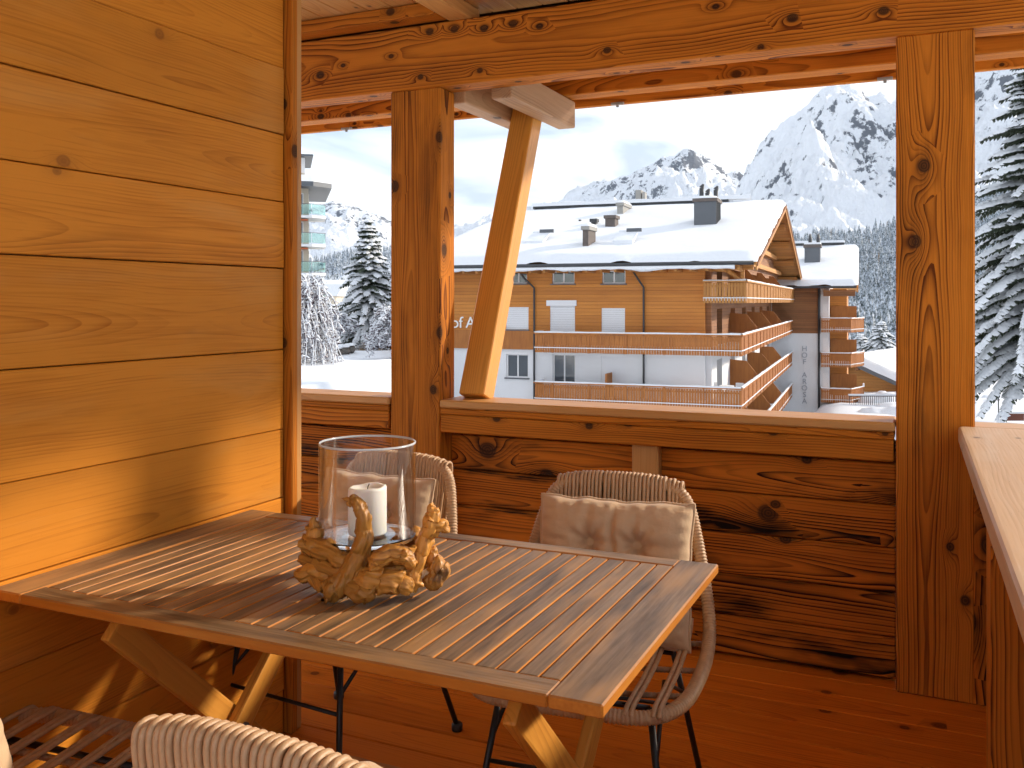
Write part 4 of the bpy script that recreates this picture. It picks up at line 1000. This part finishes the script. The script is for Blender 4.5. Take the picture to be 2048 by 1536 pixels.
# lettering
def letter(ch_, par, M, size, mat, ext=.03):
    cu = bpy.data.curves.new('letter', 'FONT'); cu.body = ch_; cu.size = size; cu.extrude = ext; cu.align_x = 'CENTER'
    t = bpy.data.objects.new('letter', cu); COL.objects.link(t); bpy.context.view_layer.update()
    me = bpy.data.meshes.new_from_object(t.evaluated_get(bpy.context.evaluated_depsgraph_get())); bpy.data.objects.remove(t)
    me.materials.clear(); return me_obj('letter', me, mat, par, M, False, False)
LX = Matrix.Rotation(R(90), 4, 'X')
x = hx(922, 0) - .60 - .43 - .15
for c, wd in (('H', .60), ('o', .43), ('f', .30), (' ', .20), ('A', .52), ('r', .30), ('o', .38), ('s', .32), ('a', .34)):
    if c != ' ': letter(c, hot, Matrix.Translation((x + wd / 2, -.03, -1.50)) @ LX, .92, 'letter_white')
    x += wd
# ---- wing
wg = thing('hotel_wing', W[hot] @ Vector((4, 36, 0)), A - B_, 'rear hotel wing with vertical lettering and stacked balconies', 'hotel wing')
WI = W[wg].inverted() @ W[hot]
def wb_(x0, x1, y0, y1, z0, z1, name, mat, par=None): return MB().box(x0, x1, y0, y1, z0, z1).build(name, mat, par or wg, WI, world=False) if par is None else MB().box(x0, x1, y0, y1, z0, z1).build(name, mat, par, W[par].inverted() @ W[hot], world=False)
wb_(.31, 4.28, YB, YB + 12, -2.72, 1.15, 'wall', 'facade_dark'); wb_(.31, 4.31, YB - .02, YB + 12, -12, -2.73, 'wall', 'plaster')
wb_(4.32, 5.0, YB + .05, YB + 12, -12, 1.3, 'wall', 'plaster'); wb_(5.0, 6.4, YB + 2.6, YB + 12, -12, 1.1, 'wall', 'facade_wood')
m = MB(); m.tube([(4.20, YB - .12, 1.1), (4.20, YB - .12, -12)], .09, 8); m.build('downpipe', 'metal_dark', wg, WI, world=False)
wgH = W[wg]
def in_wing(fn):
    """run a builder that works in hotel coordinates with a proxy parent, then hand its children to the wing"""
    pr = bpy.data.objects.new('proxy', None); COL.objects.link(pr); pr.matrix_basis = W[hot]; W[pr] = W[hot]; r = fn(pr)
    for o in [o for o in bpy.data.objects if o.parent is pr]:
        o.parent = wg; o.matrix_basis = W[wg].inverted() @ W[o]
    bpy.data.objects.remove(pr); return r
BX = [(4.40, YB + .02), (4.42, YB - .8), (6.75, YB - .8), (7.75, YB + 2.2), (7.75, YB + 5)]
for zb in (-2.60, -5.52, -8.50): in_wing(lambda p_: balcony(p_, BX, zb, 1.15, .03, 'slat_wood', BX + [(5.0, YB + 5), (5.0, YB + .02)], 0))
for zf in (-2.3, -5.2, -8.2, -11.0):
    wb_(5.1, 7.2, YB + 2.4, YB + 2.5, zf, zf + 1.9, 'partition', 'slat_wood')
    wb_(4.5, 4.9, YB + .01, YB + .045, zf, zf + 2.1, 'window', 'white_paint')
wr = in_wing(lambda p_: roof(p_, .35, 7.25, YB - 1.5, YB + 13, 1.12, 5.15, YB + 27, 'roof', .42, 0, 7.))
W[wr] = W[hot]
m = MB(); m.tube([(.35, YB - 1.6, 1.2), (7.2, YB - 1.6, 1.2)], .10, 8); m.build('gutter', 'metal_dark', wr)
for s in (1,):
    a = Vector((7.28, YB - 1.5, .95)); b = Vector((7.28, YB + 13, 4.98)); e = (b - a).normalized(); m = MB(); m.obox((a + b) / 2, e, EX, e.cross(EX), (b - a).length, .08, .4); m.build('verge_board', 'facade_wood', wr)
MB().box(4.6, 7.1, YB - 1.3, YB - .2, .45, .95).build('eave_beam', 'facade_dark', wr)
x0 = hplane(1609, 530, YB + 5).x; x1 = hplane(1640, 530, YB + 5).x
zc0 = hplane(1620, 528, YB + 5).z; q = MB().box(x0, x1, YB + 5, YB + 6.6, zc0 - .6, zc0 + 1.75).build('chimney', 'metal_grey', wr)
MB().box(x0 - .1, x1 + .1, YB + 4.9, YB + 6.7, zc0 + 1.5, zc0 + 1.78).build('chimney_cap', 'brick_chimney', q)
MB().box(x0 - .05, x1 + .05, YB + 4.95, YB + 6.65, zc0 + 1.785, zc0 + 1.95).build('chimney_snow', 'snow_fine', q)
for dx in (.45, 1.15):
    m = MB(); m.tube([(x0 + dx, YB + 5.8, zc0 + 1.9), (x0 + dx, YB + 5.8, zc0 + 2.35), (x0 + dx, YB + 5.8, zc0 + 2.8)], [.16, .16, .05], 8); m.build('flue_pipe', 'metal_dark', q)
MB().box(1.2, 6.0, YB + 12.6, YB + 13.4, 5.55, 5.75).build('ridge_vent', 'metal_dark', wr)
MB().box(1.15, 6.05, YB + 12.55, YB + 13.45, 5.755, 5.98).build('ridge_snow', 'snow_fine', wr)
W[wg] = wgH
for i, c in enumerate('HOF AROSA'):
    if c == ' ': continue
    vv_ = 560 + (760 + i * 72) * 240 / 1317.; p = hplane(1609, vv_, YB - .02)
    letter(c, wg, W[wg].inverted() @ W[hot] @ Matrix.Translation((p.x, YB - .05, p.z - .15)) @ LX, .62, 'letter_grey')
# ================================================================== chalet right of the hotel
g_dir = R(37); c0 = px(1714, 722, 100.)       # ridge end of the visible gable
ch_ang = A - g_dir                           # local +y: ridge, receding to the right
cl = thing('chalet', (c0.x, c0.y, c0.z - 6.5), ch_ang, 'low wooden chalet with one deep snowy roof slope beside the hotel', 'chalet')
_c0 = set(bpy.data.objects)
Z0 = 6.5
def pl(x, zz): return zz - x * .42
m = MB(); m.v = [(-4.5, 0, 0), (4.6, 0, 0), (4.6, 0, Z0 - 2.35), (0, 0, Z0 - .25), (-4.5, 0, Z0 - 2.35)]; m.v += [(a, 9, c) for a, b, c in m.v]
m.f = [[0, 1, 2, 3, 4], [1, 6, 7, 2], [0, 4, 9, 5]]; m.build('wall', 'facade_pale', cl)
for s in (-1, 1):
    m = MB(); m.v = [(0, -.9, Z0), (s * 5.6, -.9, Z0 - 2.4), (s * 5.6, 10, Z0 - 2.4), (0, 10, Z0)]; m.v += [(a, b, c - .2) for a, b, c in m.v]
    m.f = [[0, 1, 2, 3], [7, 6, 5, 4], [0, 4, 5, 1], [1, 5, 6, 2], [2, 6, 7, 3]]; r_ = m.build('roof', 'facade_dark', cl)
    sn = MB(); n = 24
    for i in range(n + 1):
        for j in range(n + 1):
            a = i / n; b = -1.0 + 11.1 * j / n; e = min(1 - a, .3) / .3; e2 = min(1, min(b + 1, 10.1 - b) / .5); k = (1 - (1 - e) ** 2.4) * (1 - (1 - e2) ** 2.4)
            sn.v.append((s * 5.7 * a, b, Z0 - 2.42 * a + .02 + .5 * k + .05 * noise.noise((a * 6, b * .5, s))))
    for i in range(n):
        for j in range(n): q = i * (n + 1) + j; sn.f.append([q, q + 1, q + n + 2, q + n + 1][::1 if s < 0 else -1])
    sn.build('roof_snow', 'snow', r_, smooth=True)
    for y in (-.82,):
        a = Vector((0, y - .1, Z0 - .12)); b = Vector((s * 5.6, y - .1, Z0 - 2.52)); e = (b - a).normalized(); m = MB(); m.obox((a + b) / 2, e, EY, e.cross(EY), (b - a).length, .06, .28); m.build('verge_board', 'metal_grey', r_)
m = MB(); m.tube([(0.25, -1.0, Z0 - .45), (.25, 0, Z0 - .45)], .14, 4); m.build('purlin', 'facade_dark', cl)
MB().box(-.2, 3.0, -.05, -.003, Z0 - 3.6, Z0 - 2.75).build('plaster_band', 'plaster', cl)
w_ = MB().box(2.55, 3.35, -.10, -.052, Z0 - 3.4, Z0 - 2.6).build('window', 'white_paint', cl); MB().box(2.62, 3.28, -.12, -.101, Z0 - 3.33, Z0 - 2.67).build('pane', 'pane', w_)
for k in range(4): MB().box(4.605, 4.66, .4 + k * 2.1, 1.8 + k * 2.1, Z0 - 5.2, Z0 - 3.2).build('window', 'cream_wall', cl)
W[cl] = W[cl] @ Matrix.Scale(1.6, 4); cl.matrix_basis = Matrix.Translation(c0 + Vector((0, 0, -6.5 * 1.6))) @ Matrix.Rotation(ch_ang, 4, 'Z') @ Matrix.Scale(1.6, 4)
# terrace fence with snow
fn = thing('terrace_fence', px(1745, 818, 72.), A, 'dark metal terrace railing with snow in front of the chalet', 'fence'); fn.matrix_basis = fn.matrix_basis @ Matrix.Scale(1.3, 4)
m = MB(); m.box(-1.4, 1.4, -.02, .02, .75, .80); m.build('top_rail', 'metal_dark', fn); MB().box(-1.4, 1.4, -.02, .02, -.05, 0.0).build('bottom_rail', 'metal_dark', fn)
for k in range(23): MB().box(-1.38 + k * .125, -1.355 + k * .125, -.012, .012, 0.001, .749).build('baluster', 'metal_dark', fn)
MB().box(-1.45, 1.45, -.06, .06, .802, .90).build('rail_snow', 'snow_fine', fn)
def heap(name, c, rx, ry, h, label, cat, seed=1, mat='snow'):
    n = 22; m = MB()
    for i in range(n + 1):
        for j in range(n + 1):
            a, b = -1 + 2 * i / n, -1 + 2 * j / n; r2 = a * a + b * b
            k = max(0, 1 - r2) ** .6 * (1 + .35 * noise.noise((a * 2 + seed, b * 2, 0))) + .07 * noise.noise((a * 6, b * 6, seed)) * (r2 < .9)
            m.v.append((a * rx, b * ry, h * k - .3))
    for i in range(n):
        for j in range(n): q = i * (n + 1) + j; m.f.append([q, q + n + 1, q + n + 2, q + 1])
    o = m.build(name, mat, None, Matrix.Translation(c) @ Matrix.Rotation(A, 4, 'Z'), smooth=True); return tag(o, label, cat)
p = px(1762, 815, 78.); heap('snow_heap', p, 2.2, 1.5, 1.6, 'tall heap of snow behind the dark terrace railing', 'snow heap', 2)
p = px(1775, 832, 66.); heap('snow_heap', p, 2.6, 1.5, 1.1, 'rounded snow bank below the terrace railing near the post', 'snow heap', 5)
p = px(1724, 838, 68.); heap('snow_heap', p, 1.6, 1.3, .9, 'low snow bank at the foot of the hotel wing balconies', 'snow heap', 8)
# ---- street corner right of the corner post
for i, (u, lab) in enumerate(((1973, 'snow-capped dark waste bin nearest the corner post'), (1991, 'snow-capped dark waste bin right of its twin, behind the sign pole'))):
    p = px(u, 818, 46. - i); b = thing('waste_bin', p, A, lab, 'bin', 'waste bins in the snowy yard')
    m = MB(); m.lathe([(0, 0), (.17, 0), (.2, .05), (.215, .45), (.20, .50), (0, .5)], 16); m.build('body', 'concrete', b, smooth=True)
    m = MB(); m.lathe([(.23, .49), (.235, .56), (.19, .66), (.08, .70), (0, .71)], 16); m.build('snow_cap', 'snow_fine', b, smooth=True)
sg = thing('sign_pole', px(1997, 838, 40.), A, 'thin dark pole standing in the snow beside the bins', 'pole'); m = MB(); m.tube([(0, 0, 0), (0, 0, 1.0)], .025, 8); m.build('shaft', 'metal_dark', sg)
MB().box(-.06, .06, -.03, .03, .93, 1.12).build('head', 'metal_grey', sg)
pb = thing('planter_box', px(2026, 838, 38.), A, 'low red-brown planter box under the big snowy spruce', 'planter'); MB().box(-.36, .36, -.18, .18, -.05, .24).build('box', 'red_brown', pb); MB().box(-.38, .38, -.2, .2, .243, .32).build('snow_cap', 'snow_fine', pb)
gh = thing('garden_hut', px(2030, 815, 70.), A, 'small pale hut beyond the bins below the spruce', 'hut')
MB().box(-.9, 1.6, 0, 2, -1, 2.2).build('wall', 'cream_wall', gh); m = MB(); m.v = [(-1.2, -.4, 2.2), (1.9, -.4, 2.2), (1.9, 2.4, 2.2), (-1.2, 2.4, 2.2), (-1.0, 1, 3.0), (1.7, 1, 3.0)]; m.f = [[0, 1, 5, 4], [2, 3, 4, 5], [1, 2, 5], [3, 0, 4], [3, 2, 1, 0]]; m.build('roof', 'snow_fine', gh)
MB().box(-.5, .3, -.02, -.003, .2, 1.6).build('door', 'facade_dark', gh)
p = px(2040, 818, 52.); heap('snow_heap', p, 3.0, 1.6, .9, 'long snow bank beyond the planter box under the spruce', 'snow heap', 11)
p = px(1975, 832, 43.); heap('snow_heap', p, 1.8, 1.0, .5, 'small snow bank in front of the waste bins', 'snow heap', 13)

# ================================================================== trees
def spruce(base, h, rb, levels, seed, label, snow=.85, tw=.34, first=.06, group='snowy spruces'):
    rnd = random.Random(seed); root = thing('spruce_tree', base, rnd.random() * 6, label, 'spruce', group)
    tr = MB(); tr.tube([(0, 0, -.6), (0, 0, h * .3), (.03, 0, h * .7), (0, 0, h * .99)], [h * .018 + .03, h * .014 + .02, h * .007 + .01, .008], 8); tr.build('trunk', 'bark', root, smooth=True)
    gv, gf, sv, sf = [], [], [], []
    def kite(p, d, l, w, V, Fc, lift=0., hump=0.):
        d = d.normalized(); sdv = d.cross(EZ)
        if sdv.length < 1e-4: sdv = EX.copy()
        sdv.normalize(); b = len(V); mid = p + d * (l * .5) - EZ * (l * .03)
        V += [p + EZ * lift, mid + sdv * w * .5 + EZ * lift - EZ * w * .10, p + d * l - EZ * (l * .12) + EZ * lift, mid - sdv * w * .5 + EZ * lift - EZ * w * .10]
        if hump:
            V.append(mid + EZ * (lift + hump)); Fc += [(b, b + 1, b + 4), (b + 1, b + 2, b + 4), (b + 2, b + 3, b + 4), (b + 3, b, b + 4)]
        else: Fc += [(b, b + 1, b + 2), (b, b + 2, b + 3)]
    for i in range(levels):
        t = (i + rnd.uniform(-.3, .3)) / levels; t = min(.985, max(0, t)); z = h * (first + (1 - first) * t); L0 = rb * (1 - t) ** .82 + .03 * rb; nb = int(5 + 6 * (1 - t))
        for k in range(nb):
            an = 2 * math.pi * (k + rnd.random() * .8) / nb + i * 1.3; L = L0 * rnd.uniform(.55, 1.2); rad = Vector((math.cos(an), math.sin(an), 0)); tan = Vector((-rad.y, rad.x, 0))
            up = .22 * t + .02; dr = .50 * (1 - t * .65) * rnd.uniform(.8, 1.2); sn = rnd.random() < snow; pad = rnd.uniform(.75, 1.35)
            def sp_(s): return rad * (L * s) + EZ * (z + L * (up * s - dr * s * s))
            ns = max(3, int(L / (tw * .42)))
            for q in range(ns + 1):
                s = .12 + .88 * q / ns; p = sp_(s); dv = sp_(min(1.05, s + .06)) - sp_(s - .06); dv.normalize()
                l = tw * (.65 + .8 * (1 - s)) * min(1, .5 + L) * rnd.uniform(.8, 1.2)
                for sd_ in (-1, 1):
                    d = dv * .75 + tan * sd_ * rnd.uniform(.55, .95) - EZ * rnd.uniform(.10, .35)
                    kite(p, d, l, l * .52, gv, gf); kite(p - EZ * .03, d * .8 - EZ * rnd.uniform(.5, .9), l * .75, l * .42, gv, gf)
                    if sn and rnd.random() < .92: kite(p + d * (l * .04), d + EZ * .04, l * rnd.uniform(.72, .98), l * rnd.uniform(.60, .98) * pad, sv, sf, l * .06, l * .24 * pad)
                if sn and rnd.random() < .9: kite(p - dv * l * .2, dv, l * 1.0, l * .62, sv, sf, l * .08, l * .26)
    o = me_obj('foliage', mesh('foliage', gv, gf), 'needles', root, None, False, False); me_obj('branch_snow', mesh('branch_snow', sv, sf), 'snow_fine', root, None, True, False)
    return root
spruce(px(737, 706, 60.), 8.75, 2.75, 30, 3, 'slim spruce dusted with snow beside the first post', .93, .42)
spruce(px(700, 690, 74.), 4.4, 1.9, 17, 4, 'short bushy spruce left of the slim one', .9, .40)
spruce(px(664, 684, 78.), 3.3, 1.5, 14, 14, 'smallest spruce beside the weeping snow-covered tree', .9, .40)
spruce(px(775, 706, 66.), 6.0, 2.2, 20, 5, 'spruce partly covered by the first post', .95, .42)
spruce(px(2085, 812, 33.), 14.2, 3.9, 50, 9, 'huge snow-laden spruce right of the corner post', .97, .36, .10)
spruce(px(1762, 722, 125.), 5.4, 3.0, 20, 21, 'round-topped snowy spruce behind the chalet roof', .97, .5)
spruce(px(1722, 716, 128.), 3.4, 2.0, 14, 22, 'small snowy spruce peeking past the wing balconies', .97, .5)
for i, (u, d, hh) in enumerate(((1982, 75, 8.), (2010, 85, 9.5), (1965, 95, 10.))):
    spruce(px(u, 790, d), hh, hh * .28, 20, 31 + i, ['snowy spruce just behind the huge spruce, nearest the post', 'taller snowy spruce hidden behind the huge one', 'farthest snowy spruce seen past the post edge'][i], .95, .55)
def snowy_broadleaf(name, base, h, spread, n, seed, label, droop, tint='berry'):
    """leafless crown of arching twigs carrying lumpy snow"""
    rnd = random.Random(seed); root = thing(name, base, 0, label, 'tree', 'snow-covered garden trees'); tw, sn, dv_, df = MB(), MB(), [], []
    tr = MB(); tr.tube([(0, 0, -.5), (.05, 0, h * .3), (0, .05, h * .6)], [.09, .07, .04], 7); tr.build('trunk', 'bark', root, smooth=True)
    for i in range(n):
        an = rnd.random() * 2 * math.pi; L = spread * rnd.uniform(.3, 1.05); zs = h * rnd.uniform(.55, 1.05); d = Vector((math.cos(an), math.sin(an), 0)); pts = []; K = 10; bz = rnd.uniform(.6, 1.3)
        for k in range(K):
            s = k / (K - 1); top = h * .3 + (zs - h * .3) * math.sin(min(1, s * 1.9) * math.pi / 2)
            p = d * (L * s ** .8) + EZ * (top - droop * bz * h * max(0, s - .38) ** 1.4) + Vector((rnd.uniform(-.12, .12), rnd.uniform(-.12, .12), rnd.uniform(-.07, .07)))
            p.z = max(p.z, .05); pts.append(p)
        tw.tube(pts, [.020 * (1 - .8 * k / K) + .006 for k in range(K)], 4)
        fine = catmull(pts, 3); r0 = rnd.uniform(.018, .042)
        rad = [max(.004, r0 * (1 + 1.3 * noise.noise(p * 5 + Vector((i, 0, 0)))) * (1.1 - .6 * q / len(fine))) for q, p in enumerate(fine)]
        sn.tube([p + EZ * (.02 + rad[q] * .6) for q, p in enumerate(fine)], rad, 5)
        for k in range(int(L * 15) + 8):                       # side twigs with snow blobs and dead leaves
            s = rnd.uniform(.15, 1) * (K - 1.01); a = pts[int(s)].lerp(pts[int(s) + 1], s % 1); e = Vector((rnd.gauss(0, 1), rnd.gauss(0, 1), rnd.gauss(-.3, .6))).normalized() * rnd.uniform(.08, .22)
            tw.tube([a, a + e * .6, a + e - EZ * .03], [.007, .005, .003], 3)
            r1 = rnd.uniform(.018, .045); sn.tube([a + EZ * .02, a + e * .5 + EZ * .025, a + e * 1.02 + EZ * .01], [r1 * .6, r1, r1 * .5], 4)
            for q in range(3):
                c = a + e * rnd.uniform(.2, 1.1) + Vector((rnd.gauss(0, .03), rnd.gauss(0, .03), -.03)); sz = rnd.uniform(.02, .05); b = len(dv_); e1 = Vector((rnd.uniform(-1, 1), rnd.uniform(-1, 1), rnd.uniform(-1, 1))).normalized() * sz; e2 = e1.cross(EZ + e * .3).normalized() * sz * .6
                dv_ += [c - e2, c + e1, c + e2, c - e1]; df.append((b, b + 1, b + 2, b + 3))
    tw.build('twigs', 'berry', root); sn.build('crown_snow', 'snow_fine', root, smooth=True); me_obj('dead_leaves', mesh('dead_leaves', dv_, df), tint, root, None, False, False)
    return root
snowy_broadleaf('weeping_tree', px(598, 762, 40.), 4.6, 2.0, 190, 2, 'weeping snow-covered tree in front of the tower block', 1.5)
snowy_broadleaf('snowy_bush', px(792, 745, 46.), 3.3, 1.6, 95, 6, 'white frosted bush beside the first post, in front of the spruces', .5)
snowy_broadleaf('snowy_bush', px(640, 745, 43.), 1.3, .9, 36, 8, 'low frosted bush at the tip of the weeping tree', .5)
snowy_broadleaf('snowy_bush', px(676, 690, 56.), 1.9, 1.3, 46, 9, 'rounded frosted bush behind the stone wall', .4)
snowy_broadleaf('snowy_bush', px(752, 712, 55.), 1.2, .9, 30, 10, 'small frosted bush at the foot of the slim spruce', .4)
# rocks and stone wall below the spruces
def rock(c, s, label, seed, snowcap=True, nm='boulder'):
    n = 14; m = MB(); sn = MB()
    for i in range(n + 1):
        th = math.pi * i / n
        for j in range(n * 2):
            ph = math.pi * j / n; d = Vector((math.sin(th) * math.cos(ph), math.sin(th) * math.sin(ph), math.cos(th)))
            r = 1 + .35 * noise.noise(d * 1.6 + Vector((seed, 0, 0))) + .12 * noise.noise(d * 5); m.v.append(Vector((d.x * s[0], d.y * s[1], d.z * s[2])) * r)
    for i in range(n):
        for j in range(n * 2): m.f.append([i * n * 2 + j, (i + 1) * n * 2 + j, (i + 1) * n * 2 + (j + 1) % (n * 2), i * n * 2 + (j + 1) % (n * 2)])
    o = m.build(nm, 'stone', None, Matrix.Translation(c), smooth=True); tag(o, label, 'rock', 'garden rocks')
    sn.v = [Vector((p.x * 1.05, p.y * 1.05, p.z + .10)) for p in m.v[:n * 2 * (n // 2 - 1)]]; sn.f = [q for q in m.f if max(q) < len(sn.v)]
    sn.build('snow_cap', 'snow_fine', o, smooth=True); return o
rock(px(668, 706, 50.), (.42, .4, .33), 'snow-capped boulder at the left end of the stone row', 1)
rock(px(686, 702, 50.5), (.40, .4, .28), 'snow-capped boulder in the middle of the stone row', 2)
rock(px(699, 698, 51.), (.34, .35, .22), 'snow-capped boulder at the right end of the stone row', 3)
rock(px(693, 722, 48.), (.26, .3, .15), 'lone low boulder in the snow below the stone row', 4)
snowb = thing('brown_shrub', px(735, 703, 57.), 0, 'brown uncovered shrub around the foot of the slim spruce', 'shrub')
rnd = random.Random(4); dv, df = [], []
for i in range(900):
    a = Vector((rnd.gauss(0, .38), rnd.gauss(0, .38), 0)); a.z = abs(rnd.gauss(0, .35)) * max(.1, 1 - a.length * .8); e = Vector((rnd.uniform(-1, 1), rnd.uniform(-1, 1), rnd.uniform(-.2, 1))).normalized(); s = rnd.uniform(.06, .16); t = e.cross(EX).normalized() * s * .35
    b = len(dv); dv += [a - t, a + t, a + e * s * 1.6]; df.append((b, b + 1, b + 2))
me_obj('leaves', mesh('leaves', dv, df), 'larch_far', snowb, None, False, False); tr = MB(); tr.tube([(0, 0, -.2), (.1, 0, .5)], .03, 6); tr.build('stem', 'bark', snowb)

# ================================================================== tower block at left
tw = thing('apartment_tower', px(578, 700, 92.), A + R(14), 'tall pale apartment tower with glass balconies behind the weeping tree', 'apartment block')
tz = W[tw].translation.z
def tv(v): return H + (V0 - v) / F * 92. - tz
MB().box(-14, 1.9, 0, 12, -3, tv(348)).build('wall', 'cream_wall', tw)
rp = MB(); rp.v = [(-14, -2.2, 0), (2.3, -2.2, 0), (4.15, -.6, 0), (4.15, 12.5, 0), (-14, 12.5, 0)]; n5 = len(rp.v); rp.v += [(a, b, .45) for a, b, c in rp.v] + [(a * .96 - .2, b * .8 + .6, .85) for a, b, c in rp.v]
rp.f = [[4, 3, 2, 1, 0]] + [[i, (i + 1) % 5, (i + 1) % 5 + 5, i + 5] for i in range(5)] + [[i + 5, (i + 1) % 5 + 5, (i + 1) % 5 + 10, i + 10] for i in range(5)] + [[10, 11, 12, 13, 14]]
rpo = rp.build('roof', 'metal_grey', tw, Matrix.Translation((0, 0, tv(376)))); 
ps = MB(); ps.v = [(a * 1.0, b, .46) for a, b, c in rp.v[:5]] + [(a * .97 - .1, b * .9 + .3, 1.15) for a, b, c in rp.v[:5]]; ps.f = [[i, (i + 1) % 5, (i + 1) % 5 + 5, i + 5] for i in range(5)] + [[5, 6, 7, 8, 9]]; ps.build('roof_snow', 'snow', rpo)
ph = MB().box(-10, 1.6, 2, 9, tv(340), tv(308)).build('penthouse', 'plaster', tw); MB().box(-11, 2.4, 1.2, 10, tv(307), tv(303)).build('penthouse_roof', 'metal_grey', ph)
for k, vv in enumerate((432, 489, 546, 603, 660)):
    z = tv(vv)
    sb = MB(); sb.v = [(-3, -.02, z), (-3, -1.5, z), (2.2, -1.5, z), (3.6, -.5, z), (3.6, 3.5, z), (1.92, 3.5, z), (1.92, -.02, z)]; sb.v += [(a, b, c - .25) for a, b, c in sb.v]; n7 = 7
    sb.f = [list(range(7)), list(range(13, 6, -1))] + [[(i + 1) % 7, i, i + 7, (i + 1) % 7 + 7] for i in range(7)]; bal = sb.build('balcony', 'plaster', tw)
    pts = [(-3, -1.45), (2.15, -1.45), (3.53, -.45), (3.53, 3.5)]
    for a, b in zip(pts, pts[1:]):
        a = Vector((*a, 0)); b = Vector((*b, 0)); e = (b - a); L = e.length; e.normalize(); nn = Vector((e.y, -e.x, 0)); k2 = max(1, int(L / 1.3))
        for q in range(k2):
            c = a + e * (L * (q + .5) / k2); m = MB(); m.obox(c + EZ * (z + .60), e, nn, EZ, L / k2 - .08, .02, .95); m.build('glass_panel', 'balcony_glass', bal)
        m = MB(); m.obox((a + b) / 2 + EZ * (z + 1.12), e, nn, EZ, L, .06, .05); m.build('handrail', 'metal_grey', bal)
    for x0 in (-2.4, -.3):
        w_ = MB().box(x0, x0 + 1.7, -.06, -.003, z + .1, z + 2.3).build('window', 'white_paint', tw); MB().box(x0 + .1, x0 + .8, -.09, -.061, z + .2, z + 2.2).build('pane', 'pane', w_); MB().box(x0 + .9, x0 + 1.6, -.09, -.061, z + .2, z + 2.2).build('pane', 'pane', w_)
    w_ = MB().box(1.903, 1.96, .6, 2.6, z + .1, z + 2.3).build('window', 'white_paint', tw); MB().box(1.961, 1.98, .7, 2.5, z + .2, z + 2.2).build('pane', 'pane', w_)
    if k in (1, 2): MB().box(-1.2, 1.8, -1.0, -.1, z + 2.36, z + 2.48).build('awning', 'orange_shade', tw)
# ---- far village houses
def house(u, v, d, w, h, label, seed, rz=0.2):
    o = thing('village_house', px(u, v, d), A + rz, label, 'house', 'village houses in the valley')
    MB().box(-w, w, 0, w * 1.6, -3, h).build('wall', ['cream_wall', 'facade_pale', 'plaster'][seed % 3], o); m = MB(); y1 = w * 1.6
    m.v = [(-w - .6, -.6, h), (w + .6, -.6, h), (w + .6, y1 + .6, h), (-w - .6, y1 + .6, h), (-w - .4, y1 / 2, h + w * .7), (w + .4, y1 / 2, h + w * .7)]; m.f = [[0, 1, 5, 4], [2, 3, 4, 5], [1, 2, 5], [3, 0, 4], [3, 2, 1, 0]]; m.build('roof', 'snow', o)
    for i in range(3):
        for j in range(2):
            x = -w * .7 + i * w * .55; z = h * (.12 + .45 * j); MB().box(x, x + w * .28, -.05, -.003, z, z + h * .24).build('window', 'pane', o)
house(673, 640, 190., 4.5, 5.2, 'snow-roofed village house seen between the weeping tree and spruce', 1)
house(640, 652, 170., 3.2, 5.5, 'pale village house with small windows behind the weeping tree', 0, -.3)
house(706, 628, 260., 5., 4.5, 'farther village house half hidden by the slim spruce', 2, .5)

# ---- small white table with two chairs on the hotel balcony
bt = thing('bistro_table', W[hot] @ Vector((1.0, .9, -5.14)), A - B_, 'small white bistro table on the lower hotel balcony corner', 'table')
m = MB(); m.lathe([(0, .70), (.38, .70), (.39, .72), (.38, .74), (0, .74)], 20); m.build('table_top', 'white_paint', bt)
m = MB(); m.tube([(0, 0, .0), (0, 0, .70)], .03, 8); m.build('leg', 'white_paint', bt)
m = MB(); m.lathe([(0, 0), (.24, 0), (.22, .03), (0, .04)], 16); m.build('base', 'white_paint', bt)
for dx, lb in ((-.75, 'white chair left of the bistro table on the hotel balcony'), (.62, 'white chair right of the bistro table on the hotel balcony')):
    c = thing('balcony_chair', W[hot] @ Vector((1.0 + dx, 1.0, -5.14)), A - B_, lb, 'chair', 'white chairs on the hotel balcony')
    MB().box(-.2, .2, -.2, .2, .42, .46).build('seat', 'white_paint', c); MB().box(-.2, .2, .17, .2, .50, .88).build('backrest', 'white_paint', c)
    for sx in (-.17, .17):
        for sy in (-.17, .18): MB().box(sx - .015, sx + .015, sy - .015, sy + .015, 0, .419 if sy < 0 else .499).build('leg', 'white_paint', c)

# ================================================================== air
g = G('air'); pv = g.n('VolumePrincipled'); pv.inputs['Color'].default_value = (.62, .78, 1.0, 1); pv.inputs['Density'].default_value = 3.2e-5; pv.inputs['Anisotropy'].default_value = .2
g.nt.links.new(pv.outputs[0], g.out.inputs['Volume'])
hb = MB().box(-6500, 6500, -1500, 6500, -160, 1100).build('haze', 'air'); tag(hb, 'thin blue winter air between the balcony and the mountains', 'haze', None, 'stuff')
